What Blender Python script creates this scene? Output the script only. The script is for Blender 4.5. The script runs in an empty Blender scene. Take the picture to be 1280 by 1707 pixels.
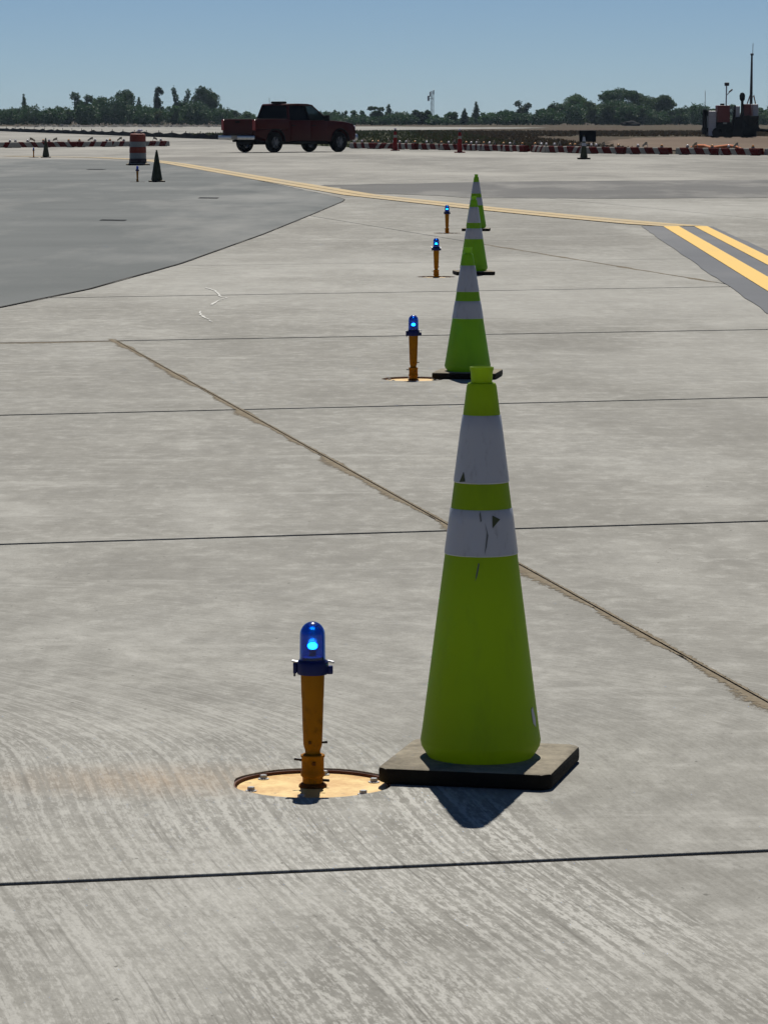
import bpy, bmesh, math, random
import numpy as np
from mathutils import Vector, Matrix
from mathutils.geometry import tessellate_polygon

R = math.radians
PI = math.pi
random.seed(7)
rng = np.random.default_rng(11)
scene = bpy.context.scene
COL = scene.collection

# ------------------------------------------------------------------ camera, sky, sun, exposure
cam_data = bpy.data.cameras.new("camera")
cam_data.sensor_fit = 'HORIZONTAL'
cam_data.sensor_width = 36.0
cam_data.lens = 166.44
cam_data.clip_start = 0.1
cam_data.clip_end = 12000
cam = bpy.data.objects.new("camera", cam_data)
COL.objects.link(cam)
cam.location = (0, 0, 1.45)
cam.rotation_euler = (R(90 - 6.3397), 0, 0)
scene.camera = cam

SUN_EL, SUN_AZ = 56.0, 3.0          # azimuth measured from +Y towards +X
world = bpy.data.worlds.new("World")
scene.world = world
world.use_nodes = True
wn, wl = world.node_tree.nodes, world.node_tree.links
wn.clear()
sky = wn.new("ShaderNodeTexSky")
sky.sky_type = 'NISHITA'
sky.sun_disc = False
sky.sun_elevation = R(SUN_EL)
sky.sun_rotation = R(SUN_AZ)
sky.altitude = 0
sky.air_density = 0.50
sky.dust_density = 0.0
sky.ozone_density = 6.0
bg = wn.new("ShaderNodeBackground")
bg.inputs[1].default_value = 0.055
wo = wn.new("ShaderNodeOutputWorld")
wl.new(sky.outputs[0], bg.inputs[0])
wl.new(bg.outputs[0], wo.inputs[0])

sun_data = bpy.data.lights.new("sun", 'SUN')
sun_data.energy = 5.0
sun_data.angle = R(0.53)
sun_data.color = (1.0, 0.957, 0.88)
sun = bpy.data.objects.new("sun", sun_data)
COL.objects.link(sun)
sv = Vector((math.sin(R(SUN_AZ)) * math.cos(R(SUN_EL)), math.cos(R(SUN_AZ)) * math.cos(R(SUN_EL)), math.sin(R(SUN_EL))))
sun.rotation_euler = (-sv).to_track_quat('-Z', 'Y').to_euler()
sun.location = (0, 0, 60)

vs = scene.view_settings
vs.view_transform = 'Standard'
vs.look = 'None'
vs.exposure = 0.0
vs.gamma = 1.0
vs.use_curve_mapping = False
scene.cycles.max_bounces = 8
scene.cycles.transparent_max_bounces = 16
scene.cycles.use_denoising = True


# ------------------------------------------------------------------ materials
class NT:
    """small helper for node trees"""
    def __init__(self, name):
        self.m = bpy.data.materials.new(name)
        self.m.use_nodes = True
        self.t = self.m.node_tree
        self.t.nodes.clear()
        self.out = self.n("ShaderNodeOutputMaterial")

    def n(self, typ, **kw):
        nd = self.t.nodes.new(typ)
        for k, v in kw.items():
            setattr(nd, k, v)
        return nd

    def l(self, a, b):
        self.t.links.new(a, b)

    def val(self, sock, v):
        if hasattr(v, "is_linked") or isinstance(v, bpy.types.NodeSocket):
            self.l(v, sock)
        else:
            sock.default_value = v

    def noise(self, vec, scale, detail=4, rough=0.55, dist=0.0):
        nd = self.n("ShaderNodeTexNoise")
        nd.inputs["Scale"].default_value = scale
        nd.inputs["Detail"].default_value = detail
        nd.inputs["Roughness"].default_value = rough
        nd.inputs["Distortion"].default_value = dist
        if vec is not None:
            self.l(vec, nd.inputs["Vector"])
        return nd.outputs["Fac"]

    def ramp(self, fac, stops):
        nd = self.n("ShaderNodeValToRGB")
        cr = nd.color_ramp
        while len(cr.elements) < len(stops):
            cr.elements.new(0.5)
        for e, (p, c) in zip(cr.elements, stops):
            e.position = p
            e.color = (c, c, c, 1) if isinstance(c, (int, float)) else (*c, 1)
        self.l(fac, nd.inputs[0])
        return nd.outputs[0]

    def mix(self, fac, a, b, blend='MIX'):
        nd = self.n("ShaderNodeMix", data_type='RGBA', blend_type=blend)
        self.val(nd.inputs[0], fac)
        for s, v in ((nd.inputs[6], a), (nd.inputs[7], b)):
            if isinstance(v, tuple):
                s.default_value = (*v, 1) if len(v) == 3 else v
            else:
                self.l(v, s)
        return nd.outputs[2]

    def math(self, op, a, b=0.0, clamp=False):
        nd = self.n("ShaderNodeMath", operation=op, use_clamp=clamp)
        self.val(nd.inputs[0], a)
        self.val(nd.inputs[1], b)
        return nd.outputs[0]

    def mapping(self, vec, scale=(1, 1, 1), rot=(0, 0, 0), loc=(0, 0, 0)):
        nd = self.n("ShaderNodeMapping")
        nd.inputs["Scale"].default_value = scale
        nd.inputs["Rotation"].default_value = rot
        nd.inputs["Location"].default_value = loc
        self.l(vec, nd.inputs["Vector"])
        return nd.outputs[0]

    def pos(self):
        return self.n("ShaderNodeNewGeometry").outputs["Position"]

    def objc(self):
        return self.n("ShaderNodeTexCoord").outputs["Object"]

    def bump(self, h, strength=0.3, dist=0.01):
        nd = self.n("ShaderNodeBump")
        nd.inputs["Strength"].default_value = strength
        nd.inputs["Distance"].default_value = dist
        self.l(h, nd.inputs["Height"])
        return nd.outputs[0]

    def pbsdf(self, col, rough=0.6, metal=0.0, spec=0.5, normal=None, **kw):
        nd = self.n("ShaderNodeBsdfPrincipled")
        s = nd.inputs["Base Color"]
        if isinstance(col, tuple):
            s.default_value = (*col, 1)
        else:
            self.l(col, s)
        self.val(nd.inputs["Roughness"], rough)
        nd.inputs["Metallic"].default_value = metal
        nd.inputs["Specular IOR Level"].default_value = spec
        for k, v in kw.items():
            i = nd.inputs[k]
            i.default_value = (*v, 1) if isinstance(v, tuple) and len(v) == 3 else v
        if normal is not None:
            self.l(normal, nd.inputs["Normal"])
        return nd.outputs[0]

    def done(self, shader):
        self.l(shader, self.out.inputs["Surface"])
        return self.m


def simple(name, col, rough=0.6, metal=0.0, spec=0.5, var=0.18, scale=9.0, dirt=None, **kw):
    """painted / plain surface with gentle tonal variation, wear and micro relief"""
    t = NT(name)
    o = t.objc()
    a = t.noise(o, scale, 5, 0.6)
    lo = tuple(c * (1 - var) for c in col)
    hi = tuple(min(1, c * (1 + var)) for c in col)
    c = t.mix(a, lo, hi)
    if dirt is not None:
        d = t.noise(o, scale * 2.3, 6, 0.7)
        c = t.mix(t.ramp(d, [(0.52, 0.0), (0.68, 0.75)]), c, dirt)
    fine = t.noise(o, scale * 14, 3, 0.6)
    r = t.math('ADD', t.math('MULTIPLY', a, 0.2), rough - 0.1, clamp=True)
    return t.done(t.pbsdf(c, r, metal, spec, t.bump(fine, 0.12, 0.002), **kw))


def concrete_mat(name, base, light, dark, rot, near=True):
    t = NT(name)
    p = t.pos()
    # gentle warp so that the broom marks swing in arcs
    warp = t.n("ShaderNodeTexNoise")
    warp.inputs["Scale"].default_value = 0.20
    warp.inputs["Detail"].default_value = 1.0
    t.l(p, warp.inputs["Vector"])
    wsub = t.n("ShaderNodeVectorMath", operation='SUBTRACT')
    t.l(warp.outputs["Color"], wsub.inputs[0])
    wsub.inputs[1].default_value = (0.5, 0.5, 0.5)
    wsc = t.n("ShaderNodeVectorMath", operation='SCALE')
    t.l(wsub.outputs[0], wsc.inputs[0])
    wsc.inputs["Scale"].default_value = 0.75
    wadd = t.n("ShaderNodeVectorMath", operation='ADD')
    t.l(p, wadd.inputs[0])
    t.l(wsc.outputs[0], wadd.inputs[1])
    if near:
        sx = t.n("ShaderNodeSeparateXYZ")
        t.l(wadd.outputs[0], sx.inputs[0])
        over = t.math('MAXIMUM', t.math('SUBTRACT', sx.outputs["Y"], 8.0), 0.0)
        cx = t.n("ShaderNodeCombineXYZ")
        t.l(t.math('ADD', sx.outputs["X"], t.math('MULTIPLY', t.math('MULTIPLY', over, over), 0.30)), cx.inputs[0])
        t.l(sx.outputs["Y"], cx.inputs[1])
        src = cx.outputs[0]
    else:
        src = wadd.outputs[0]
    uv = t.mapping(src, rot=(0, 0, -rot))
    s1 = t.noise(t.mapping(uv, scale=(52, 0.75, 1)), 1.0, 4, 0.62)
    s2 = t.noise(t.mapping(uv, scale=(95, 1.9, 1), loc=(3, 9, 0)), 1.0, 4, 0.62)
    blot = t.noise(t.mapping(uv, scale=(88, 20, 1), loc=(2, 6, 0)), 1.0, 5, 0.72)
    big = t.noise(t.mapping(p, scale=(1, 0.5, 1), loc=(5, 2, 0)), 0.55, 5, 0.62)
    mid = t.noise(t.mapping(p, scale=(1, 0.6, 1)), 2.4, 6, 0.68)
    grain = t.noise(t.mapping(p, scale=(1, 0.45, 1)), 130.0, 3, 0.7)
    iso0 = t.noise(t.mapping(p, scale=(1, 0.55, 1), loc=(4, 1, 0)), 11.0, 6, 0.74)
    # base tone
    c = t.mix(t.ramp(mid, [(0.3, 0.0), (0.7, 1.0)]), tuple(x * 0.82 for x in base), tuple(x * 1.16 for x in base))
    c = t.mix(t.math('MULTIPLY', t.ramp(big, [(0.40, 0.0), (0.64, 1.0)]), 0.55), c, dark)
    c = t.mix(t.math('MULTIPLY', t.ramp(iso0, [(0.36, 1.0), (0.52, 0.0)]), 0.40), c, tuple(x * 0.85 for x in dark))
    c = t.mix(t.math('MULTIPLY', t.ramp(iso0, [(0.52, 0.0), (0.68, 1.0)]), 0.38), c, light)
    # water stains and trowel smears, long along the cross direction
    sm = t.noise(t.mapping(p, scale=(1.1, 0.42, 1), rot=(0, 0, -0.25), loc=(7, 7, 0)), 1.0, 6, 0.70)
    c = t.mix(t.math('MULTIPLY', t.ramp(sm, [(0.52, 0.0), (0.66, 1.0)]), 0.32), c, light)
    c = t.mix(t.math('MULTIPLY', t.ramp(sm, [(0.34, 1.0), (0.47, 0.0)]), 0.36), c, tuple(x * 0.86 for x in dark))
    sm2 = t.noise(t.mapping(p, scale=(0.9, 3.2, 1), rot=(0, 0, -0.22), loc=(2, 5, 0)), 1.0, 6, 0.72)
    c = t.mix(t.math('MULTIPLY', t.ramp(sm2, [(0.56, 0.0), (0.70, 1.0)]), 0.42), c, light)
    c = t.mix(t.math('MULTIPLY', t.ramp(sm2, [(0.30, 1.0), (0.44, 0.0)]), 0.42), c, tuple(x * 0.82 for x in dark))
    # broom marks: pale laitance ridges, dark grooves, only where the finish was rough
    patch = t.ramp(t.noise(t.mapping(p, scale=(1, 0.6, 1), loc=(1.7, 0.4, 0)), 0.7, 3, 0.55), [(0.40, 0.05), (0.58, 1.0)])
    if near:
        # the two nearest rows were broomed; the slabs beyond were floated smooth
        sy = t.n("ShaderNodeSeparateXYZ")
        t.l(p, sy.inputs[0])
        edge = t.math('ADD', sy.outputs["Y"], t.math('MULTIPLY', t.noise(t.mapping(p, loc=(3, 0, 0)), 0.9, 3, 0.6), 3.4))
        # the broomed lane ends along its own direction, to the right of the light
        lane = t.math('ADD', sy.outputs["X"], t.math('MULTIPLY', t.math('SUBTRACT', sy.outputs["Y"], 8.0), 0.187))
        lane = t.math('ADD', lane, t.math('MULTIPLY', t.noise(t.mapping(p, loc=(6, 2, 0), scale=(1.6, 0.5, 1)), 1.0, 4, 0.6), 0.30))
        edge = t.math('ADD', edge, t.math('MULTIPLY', t.math('MAXIMUM', t.math('SUBTRACT', lane, 0.12), 0.0), 9.0))
        rough = t.ramp(t.math('MULTIPLY', edge, 0.05), [(0.49, 1.0), (0.57, 0.16)])
        patch = t.math('MULTIPLY', t.math('MAXIMUM', patch, 0.62), rough)
    mixn = t.math('ADD', t.math('MULTIPLY', s1, 0.46), t.math('MULTIPLY', blot, 0.54))
    ridge = t.ramp(mixn, [(0.485, 0.0), (0.555, 1.0)])
    c = t.mix(t.math('MULTIPLY', t.math('MULTIPLY', ridge, patch), 0.85), c, light)
    groove = t.ramp(s2, [(0.34, 1.0), (0.43, 0.0)])
    c = t.mix(t.math('MULTIPLY', t.math('MULTIPLY', groove, patch), 0.62), c, tuple(x * 0.64 for x in dark))
    c = t.mix(t.math('MULTIPLY', t.ramp(mixn, [(0.36, 1.0), (0.46, 0.0)]), 0.35), c, tuple(x * 0.72 for x in dark))
    c = t.mix(t.math('MULTIPLY', t.ramp(grain, [(0.30, 1.0), (0.48, 0.0)]), 0.30), c, tuple(x * 0.7 for x in dark))
    # hairline scratches across the finish
    wv = t.noise(t.mapping(p, scale=(3.2, 26, 1), rot=(0, 0, 0.35)), 1.0, 5, 0.7)
    c = t.mix(t.math('MULTIPLY', t.ramp(wv, [(0.28, 1.0), (0.36, 0.0)]), 0.35), c, tuple(x * 0.7 for x in dark))
    # pitted aggregate and stains
    pit = t.ramp(t.noise(t.mapping(p, scale=(1, 0.5, 1), loc=(8, 3, 0)), 42.0, 2, 0.5), [(0.235, 1.0), (0.29, 0.0)])
    c = t.mix(t.math('MULTIPLY', pit, 0.6), c, tuple(x * 0.45 for x in dark))
    # tyre and water marks, stretched along the pavement
    st = t.noise(t.mapping(p, scale=(0.16, 0.030, 1), rot=(0, 0, 0.12)), 1.0, 6, 0.66)
    c = t.mix(t.math('MULTIPLY', t.ramp(st, [(0.46, 0.0), (0.60, 1.0)]), 0.34 if near else 0.62), c, tuple(x * 0.70 for x in dark))
    st2 = t.noise(t.mapping(p, scale=(0.10, 0.05, 1), loc=(9, 4, 0)), 1.0, 5, 0.62)
    c = t.mix(t.math('MULTIPLY', t.ramp(st2, [(0.52, 0.0), (0.64, 1.0)]), 0.35 if near else 0.6), c, light)
    if near:
        # rust run-off beside the nearest light base
        sp = t.mapping(p, scale=(2.2, 4.0, 0), loc=(0.50 * 2.2, -7.7 * 4.0, 0))
        g = t.n("ShaderNodeTexGradient", gradient_type='SPHERICAL')
        t.l(sp, g.inputs[0])
        c = t.mix(t.math('MULTIPLY', t.math('MULTIPLY', g.outputs["Fac"], t.ramp(s1, [(0.3, 0.2), (0.7, 1.0)])), 0.55), c, (0.36, 0.24, 0.13))
        # every slab was poured on its own day
        oi = t.n("ShaderNodeObjectInfo")
        hs = t.n("ShaderNodeHueSaturation")
        t.l(t.math('ADD', t.math('MULTIPLY', oi.outputs["Random"], 0.10), 0.95), hs.inputs["Value"])
        t.l(c, hs.inputs["Color"])
        c = hs.outputs[0]
    h = t.math('ADD', t.math('MULTIPLY', s1, 0.5), t.math('ADD', t.math('MULTIPLY', s2, 0.35), t.math('MULTIPLY', grain, 0.25)))
    return t.done(t.pbsdf(c, 0.9, 0.0, 0.25, t.bump(h, 0.65, 0.006)))


GRID = R(-10.7)
M = {}
M['concrete'] = concrete_mat('concrete', (0.280, 0.273, 0.246), (0.480, 0.472, 0.435), (0.195, 0.187, 0.163), -GRID)
M['concrete_far'] = concrete_mat('concrete_far', (0.285, 0.277, 0.250), (0.375, 0.362, 0.325), (0.195, 0.188, 0.168), -GRID, near=False)


def asphalt_mat(name, lo, hi, pale):
    t = NT(name)
    p = t.pos()
    a = t.noise(p, 0.25, 5, 0.6)
    c = t.mix(t.ramp(a, [(0.3, 0.0), (0.7, 1.0)]), lo, hi)
    st = t.noise(t.mapping(p, scale=(0.30, 0.06, 1), rot=(0, 0, 0.25)), 1.0, 6, 0.65)
    c = t.mix(t.math('MULTIPLY', t.ramp(st, [(0.48, 0.0), (0.66, 1.0)]), 0.75), c, pale)
    agg = t.noise(p, 90, 3, 0.7)
    c = t.mix(t.ramp(agg, [(0.35, 0.0), (0.7, 1.0)]), c, pale, 'MIX') if False else t.mix(t.math('MULTIPLY', t.ramp(agg, [(0.5, 0.0), (0.7, 1.0)]), 0.35), c, pale)
    return t.done(t.pbsdf(c, 0.9, 0, 0.3, t.bump(agg, 0.4, 0.006)))


M['asphalt'] = asphalt_mat('asphalt', (0.084, 0.094, 0.093), (0.132, 0.142, 0.140), (0.235, 0.237, 0.225))
M['asphalt_band'] = asphalt_mat('asphalt_band', (0.088, 0.088, 0.085), (0.130, 0.128, 0.121), (0.27, 0.262, 0.24))
M['blacktop'] = asphalt_mat('blacktop', (0.105, 0.112, 0.122), (0.140, 0.147, 0.160), (0.19, 0.19, 0.19))
M['joint'] = simple('joint_sealant', (0.014, 0.013, 0.012), 0.95, spec=0.05)
M['seam'] = simple('seam_tar', (0.075, 0.072, 0.068), 0.9, spec=0.1)
M['tar'] = simple('tar', (0.022, 0.023, 0.025), 0.9, spec=0.1)


def paint_mat(name, col, under, amount=0.5, scale=5.0):
    t = NT(name)
    p = t.pos()
    w = t.noise(p, scale, 6, 0.7)
    w2 = t.noise(t.mapping(p, scale=(0.8, 0.12, 1)), 1.0, 4, 0.6)
    f = t.ramp(t.math('ADD', t.math('MULTIPLY', w, 0.6), t.math('MULTIPLY', w2, 0.4)), [(amount, 0.0), (amount + 0.12, 1.0)])
    c = t.mix(t.math('MULTIPLY', f, 0.75), col, under)
    return t.done(t.pbsdf(c, 0.75, 0, 0.4, t.bump(w, 0.2, 0.003)))


M['yellow_new'] = paint_mat('yellow_paint', (0.69, 0.435, 0.085), (0.46, 0.31, 0.115), 0.56)
M['yellow_old'] = paint_mat('worn_yellow_paint', (0.42, 0.305, 0.135), (0.34, 0.285, 0.19), 0.46)
M['chalk'] = paint_mat('chalk_paint', (0.52, 0.515, 0.48), (0.36, 0.35, 0.32), 0.5, 12)


def sand_mat():
    t = NT('sand')
    p = t.pos()
    a = t.noise(p, 30, 6, 0.7)
    c = t.mix(t.ramp(a, [(0.3, 0.0), (0.7, 1.0)]), (0.150, 0.120, 0.080), (0.265, 0.228, 0.172))
    at = t.n("ShaderNodeAttribute", attribute_name="cover")
    f = t.math('ADD', at.outputs["Fac"], t.math('MULTIPLY', t.math('SUBTRACT', t.noise(p, 38, 6, 0.75), 0.5), 2.6))
    al = t.ramp(f, [(0.30, 0.0), (0.62, 1.0)])
    return t.done(sand_mix(t, c, al))


def sand_mix(t, c, al):
    sh = t.pbsdf(c, 0.95, 0, 0.05)
    tr = t.n("ShaderNodeBsdfTransparent")
    mx = t.n("ShaderNodeMixShader")
    t.l(al, mx.inputs[0])
    t.l(tr.outputs[0], mx.inputs[1])
    t.l(sh, mx.inputs[2])
    return mx.outputs[0]


M['sand'] = sand_mat()


def field_mat(name, a, b, c3):
    t = NT(name)
    p = t.pos()
    n1 = t.noise(t.mapping(p, scale=(0.05, 0.014, 1)), 1.0, 6, 0.65)
    n2 = t.noise(p, 0.8, 5, 0.7)
    c = t.mix(t.ramp(n1, [(0.38, 0.0), (0.62, 1.0)]), a, b)
    c = t.mix(t.math('MULTIPLY', t.ramp(n2, [(0.45, 0.0), (0.7, 1.0)]), 0.6), c, c3)
    return t.done(t.pbsdf(c, 0.95, 0, 0.1, t.bump(n2, 0.8, 0.1)))


M['field'] = field_mat('dry_field', (0.070, 0.050, 0.034), (0.056, 0.051, 0.028), (0.090, 0.066, 0.046))
M['verge'] = field_mat('green_verge', (0.038, 0.043, 0.018), (0.052, 0.050, 0.024), (0.058, 0.050, 0.028))
M['dirt'] = field_mat('bare_dirt', (0.155, 0.115, 0.085), (0.105, 0.076, 0.054), (0.20, 0.155, 0.115))


def lime_mat(name, base, trans, w=0.3):
    t = NT(name)
    o = t.objc()
    g = t.noise(o, 6, 5, 0.6)
    sc = t.noise(t.mapping(o, scale=(22, 22, 5)), 1.0, 6, 0.72)
    c = t.mix(g, tuple(x * 0.85 for x in base), tuple(x * 1.15 for x in base))
    c = t.mix(t.math('MULTIPLY', t.ramp(sc, [(0.53, 0.0), (0.70, 1.0)]), 0.50), c, tuple(0.50 * x + 0.012 for x in base))
    p = t.pbsdf(c, 0.5, 0, 0.16, t.bump(t.noise(o, 60, 4, 0.6), 0.1, 0.002))
    tr = t.n("ShaderNodeBsdfTranslucent")
    tr.inputs[0].default_value = (*trans, 1)
    mx = t.n("ShaderNodeMixShader")
    mx.inputs[0].default_value = w
    t.l(p, mx.inputs[1])
    t.l(tr.outputs[0], mx.inputs[2])
    return t.done(mx.outputs[0])


M['lime_near'] = lime_mat('lime_plastic', (0.175, 0.265, 0.007), (0.70, 0.92, 0.008), 0.26)
M['lime_far'] = lime_mat('green_lime_plastic', (0.165, 0.315, 0.020), (0.50, 0.90, 0.05), 0.24)
M['lime_dull'] = lime_mat('shade_dark_lime_plastic', (0.045, 0.050, 0.026), (0.14, 0.12, 0.03), 0.10)  # lime with its colour darkened to stand in for shade
M['orange_plastic'] = lime_mat('orange_plastic', (0.20, 0.010, 0.008), (0.6, 0.03, 0.02), 0.12)


def collar_mat():
    t = NT('reflective_sheeting')
    o = t.objc()
    n = t.noise(t.mapping(o, scale=(30, 30, 9)), 1.0, 6, 0.7)
    c = t.mix(t.ramp(n, [(0.55, 0.0), (0.75, 0.85)]), (0.345, 0.355, 0.40), (0.16, 0.165, 0.17))
    v = t.n("ShaderNodeTexVoronoi")
    v.inputs["Scale"].default_value = 220
    t.l(o, v.inputs["Vector"])
    return t.done(t.pbsdf(c, 0.42, 0, 0.5, t.bump(v.outputs["Distance"], 0.08, 0.001)))


M['collar'] = collar_mat()
M['tear'] = simple('torn_sheeting', (0.035, 0.045, 0.018), 0.8)
M['scuff'] = simple('black_scuff', (0.085, 0.09, 0.09), 0.7)


def rubber_mat():
    t = NT('dusty_rubber')
    o = t.objc()
    geo = t.n("ShaderNodeNewGeometry")
    sep = t.n("ShaderNodeSeparateXYZ")
    t.l(geo.outputs["Normal"], sep.inputs[0])
    d = t.noise(o, 14, 6, 0.7)
    up = t.ramp(sep.outputs["Z"], [(0.35, 0.04), (0.95, 1.0)])
    f = t.math('MULTIPLY', up, t.ramp(d, [(0.25, 0.25), (0.7, 0.9)]))
    c = t.mix(f, (0.006, 0.0057, 0.005), (0.38, 0.335, 0.255))
    return t.done(t.pbsdf(c, 0.8, 0, 0.08, t.bump(t.noise(o, 90, 4, 0.7), 0.25, 0.003)))


M['rubber'] = rubber_mat()
M['tyre'] = simple('tyre_rubber', (0.008, 0.008, 0.008), 0.85, spec=0.1)
M['amber_paint'] = simple('amber_paint', (0.30, 0.118, 0.0015), 0.6, spec=0.10, dirt=(0.16, 0.07, 0.004), scale=18)
M['rust_paint'] = simple('rusted_paint', (0.12, 0.045, 0.010), 0.8, spec=0.1, dirt=(0.10, 0.045, 0.02), scale=22)


def plate_mat():
    t = NT('faded_plate_paint')
    o = t.objc()
    a = t.noise(o, 11, 6, 0.68)
    c = t.mix(t.ramp(a, [(0.36, 0.0), (0.62, 1.0)]), (0.52, 0.27, 0.060), (0.78, 0.56, 0.21))
    b = t.noise(o, 34, 5, 0.7)
    c = t.mix(t.ramp(b, [(0.62, 0.0), (0.72, 0.8)]), c, (0.17, 0.08, 0.04))
    return t.done(t.pbsdf(c, 0.5, 0, 0.5, t.bump(b, 0.2, 0.003)))


M['plate'] = plate_mat()
M['rust'] = simple('rust', (0.10, 0.035, 0.018), 0.85)
M['navy'] = simple('navy_cast_metal', (0.006, 0.012, 0.085), 0.45, spec=0.2)
M['zinc'] = simple('zinc_screw', (0.55, 0.55, 0.56), 0.35, metal=0.9)
M['black'] = simple('black_paint', (0.008, 0.008, 0.0085), 0.8, spec=0.12)
M['dark_metal'] = simple('dark_metal', (0.03, 0.03, 0.032), 0.6, metal=0.2)
M['grey_paint'] = simple('grey_paint', (0.38, 0.39, 0.40), 0.5, dirt=(0.22, 0.2, 0.18))
M['red_paint'] = simple('red_paint', (0.14, 0.014, 0.011), 0.6, dirt=(0.14, 0.02, 0.015))
M['galv'] = simple('galvanised_steel', (0.30, 0.31, 0.32), 0.45, metal=0.6)
M['barr_orange'] = simple('barrier_orange', (0.085, 0.007, 0.006), 0.8, spec=0.1, dirt=(0.07, 0.02, 0.015), scale=5)
M['barr_white'] = simple('barrier_white', (0.26, 0.245, 0.215), 0.8, dirt=(0.09, 0.09, 0.075), scale=5)
M['drum_orange'] = simple('drum_orange', (0.20, 0.028, 0.010), 0.7, dirt=(0.10, 0.02, 0.012))
M['drum_white'] = simple('drum_white', (0.19, 0.20, 0.195), 0.5)
M['drum_dark'] = simple('drum_dark', (0.03, 0.018, 0.024), 0.7)
M['clear_lens'] = simple('clear_lens', (0.75, 0.7, 0.74), 0.2)
M['amber_lens'] = simple('amber_lens', (0.65, 0.26, 0.03), 0.2)
M['fabric_orange'] = simple('orange_mesh', (0.55, 0.14, 0.03), 0.8)
M['chrome'] = simple('bumper_chrome', (0.40, 0.41, 0.43), 0.3, metal=1.0)
M['alloy'] = simple('wheel_alloy', (0.12, 0.125, 0.135), 0.4, metal=0.6)
M['tail_lens'] = simple('tail_lens', (0.22, 0.008, 0.008), 0.15)
M['seat_cloth'] = simple('seat_cloth', (0.03, 0.03, 0.032), 0.9)


def car_paint():
    t = NT('red_car_paint')
    o = t.objc()
    a = t.noise(o, 3, 4, 0.6)
    sep = t.n("ShaderNodeSeparateXYZ")
    t.l(o, sep.inputs[0])
    low = t.ramp(sep.outputs["Z"], [(0.4, 1.0), (0.95, 0.0)])
    c = t.mix(a, (0.034, 0.0012, 0.0012), (0.046, 0.0016, 0.0015))
    c = t.mix(t.math('MULTIPLY', low, t.math('MULTIPLY', t.noise(o, 7, 5, 0.7), 0.5)), c, (0.03, 0.018, 0.014))
    return t.done(t.pbsdf(c, 0.45, 0.0, 0.10, **{"Coat Weight": 0.03, "Coat Roughness": 0.15}))


M['car'] = car_paint()


def glass_mat(name, col, rough=0.02, ior=1.45):
    t = NT(name)
    return t.done(t.pbsdf(col, rough, 0, 0.5, **{"Transmission Weight": 1.0, "IOR": ior, "Coat Weight": 0.45, "Coat Roughness": 0.24}))


M['blue_glass'] = glass_mat('blue_glass', (0.003, 0.165, 0.62), 0.04, 1.33)


def pane(name, tint, w):
    t = NT(name)
    tr = t.n("ShaderNodeBsdfTransparent")
    tr.inputs[0].default_value = (*tint, 1)
    gl = t.pbsdf((0.006, 0.007, 0.008), 0.06, 0, 0.22)
    mx = t.n("ShaderNodeMixShader")
    mx.inputs[0].default_value = w
    t.l(tr.outputs[0], mx.inputs[1])
    t.l(gl, mx.inputs[2])
    return t.done(mx.outputs[0])


M['window'] = pane('window_glass', (0.55, 0.6, 0.62), 0.25)
M['privacy'] = pane('privacy_glass', (0.03, 0.035, 0.035), 0.5)


def emit(name, col, s):
    t = NT(name)
    e = t.n("ShaderNodeEmission")
    e.inputs[0].default_value = (*col, 1)
    e.inputs[1].default_value = s
    return t.done(e.outputs[0])


def lamp_mat():
    t = NT('lit_lamp')
    lw = t.n("ShaderNodeLayerWeight")
    lw.inputs[0].default_value = 0.5
    f = lw.outputs["Facing"]
    col = t.n("ShaderNodeValToRGB")
    col.color_ramp.elements[0].position = 0.12
    col.color_ramp.elements[0].color = (0.75, 1.0, 1.0, 1)
    col.color_ramp.elements[1].position = 0.62
    col.color_ramp.elements[1].color = (0.02, 0.30, 1.0, 1)
    t.l(f, col.inputs[0])
    e = t.n("ShaderNodeEmission")
    t.l(col.outputs[0], e.inputs[0])
    t.l(t.math('ADD', t.math('MULTIPLY', t.math('POWER', t.math('SUBTRACT', 1.0, f, clamp=True), 4.0), 160.0), 2.5), e.inputs[1])
    return t.done(e.outputs[0])


M['lamp'] = lamp_mat()


def leaf_mat(name, a, b):
    t = NT(name)
    oi = t.n("ShaderNodeObjectInfo")
    p = t.pos()
    n = t.noise(p, 0.55, 3, 0.6)
    c = t.mix(t.ramp(n, [(0.35, 0.0), (0.65, 1.0)]), a, b)
    hs = t.n("ShaderNodeHueSaturation")
    t.l(t.math('ADD', t.math('MULTIPLY', oi.outputs["Random"], 0.5), 0.75), hs.inputs["Value"])
    t.l(t.math('ADD', t.math('MULTIPLY', oi.outputs["Random"], 0.03), 0.485), hs.inputs["Hue"])
    t.l(c, hs.inputs["Color"])
    d = t.pbsdf(hs.outputs[0], 0.6, 0, 0.2)
    tr = t.n("ShaderNodeBsdfTranslucent")
    t.l(hs.outputs[0], tr.inputs[0])
    mx = t.n("ShaderNodeMixShader")
    mx.inputs[0].default_value = 0.3
    t.l(d, mx.inputs[1])
    t.l(tr.outputs[0], mx.inputs[2])
    return t.done(mx.outputs[0])


M['leaf_dark'] = leaf_mat('dark_leaves', (0.028, 0.062, 0.026), (0.050, 0.104, 0.038))
M['leaf_mid'] = leaf_mat('green_leaves', (0.046, 0.100, 0.034), (0.080, 0.155, 0.048))
M['leaf_pale'] = leaf_mat('pale_leaves', (0.060, 0.100, 0.034), (0.092, 0.140, 0.050))
M['bark'] = simple('bark', (0.06, 0.05, 0.04), 0.9, scale=3)
M['dry_grass'] = leaf_mat('dry_grass', (0.075, 0.054, 0.032), (0.055, 0.046, 0.026))
M['green_grass'] = leaf_mat('green_grass', (0.036, 0.052, 0.018), (0.050, 0.056, 0.024))


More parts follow.
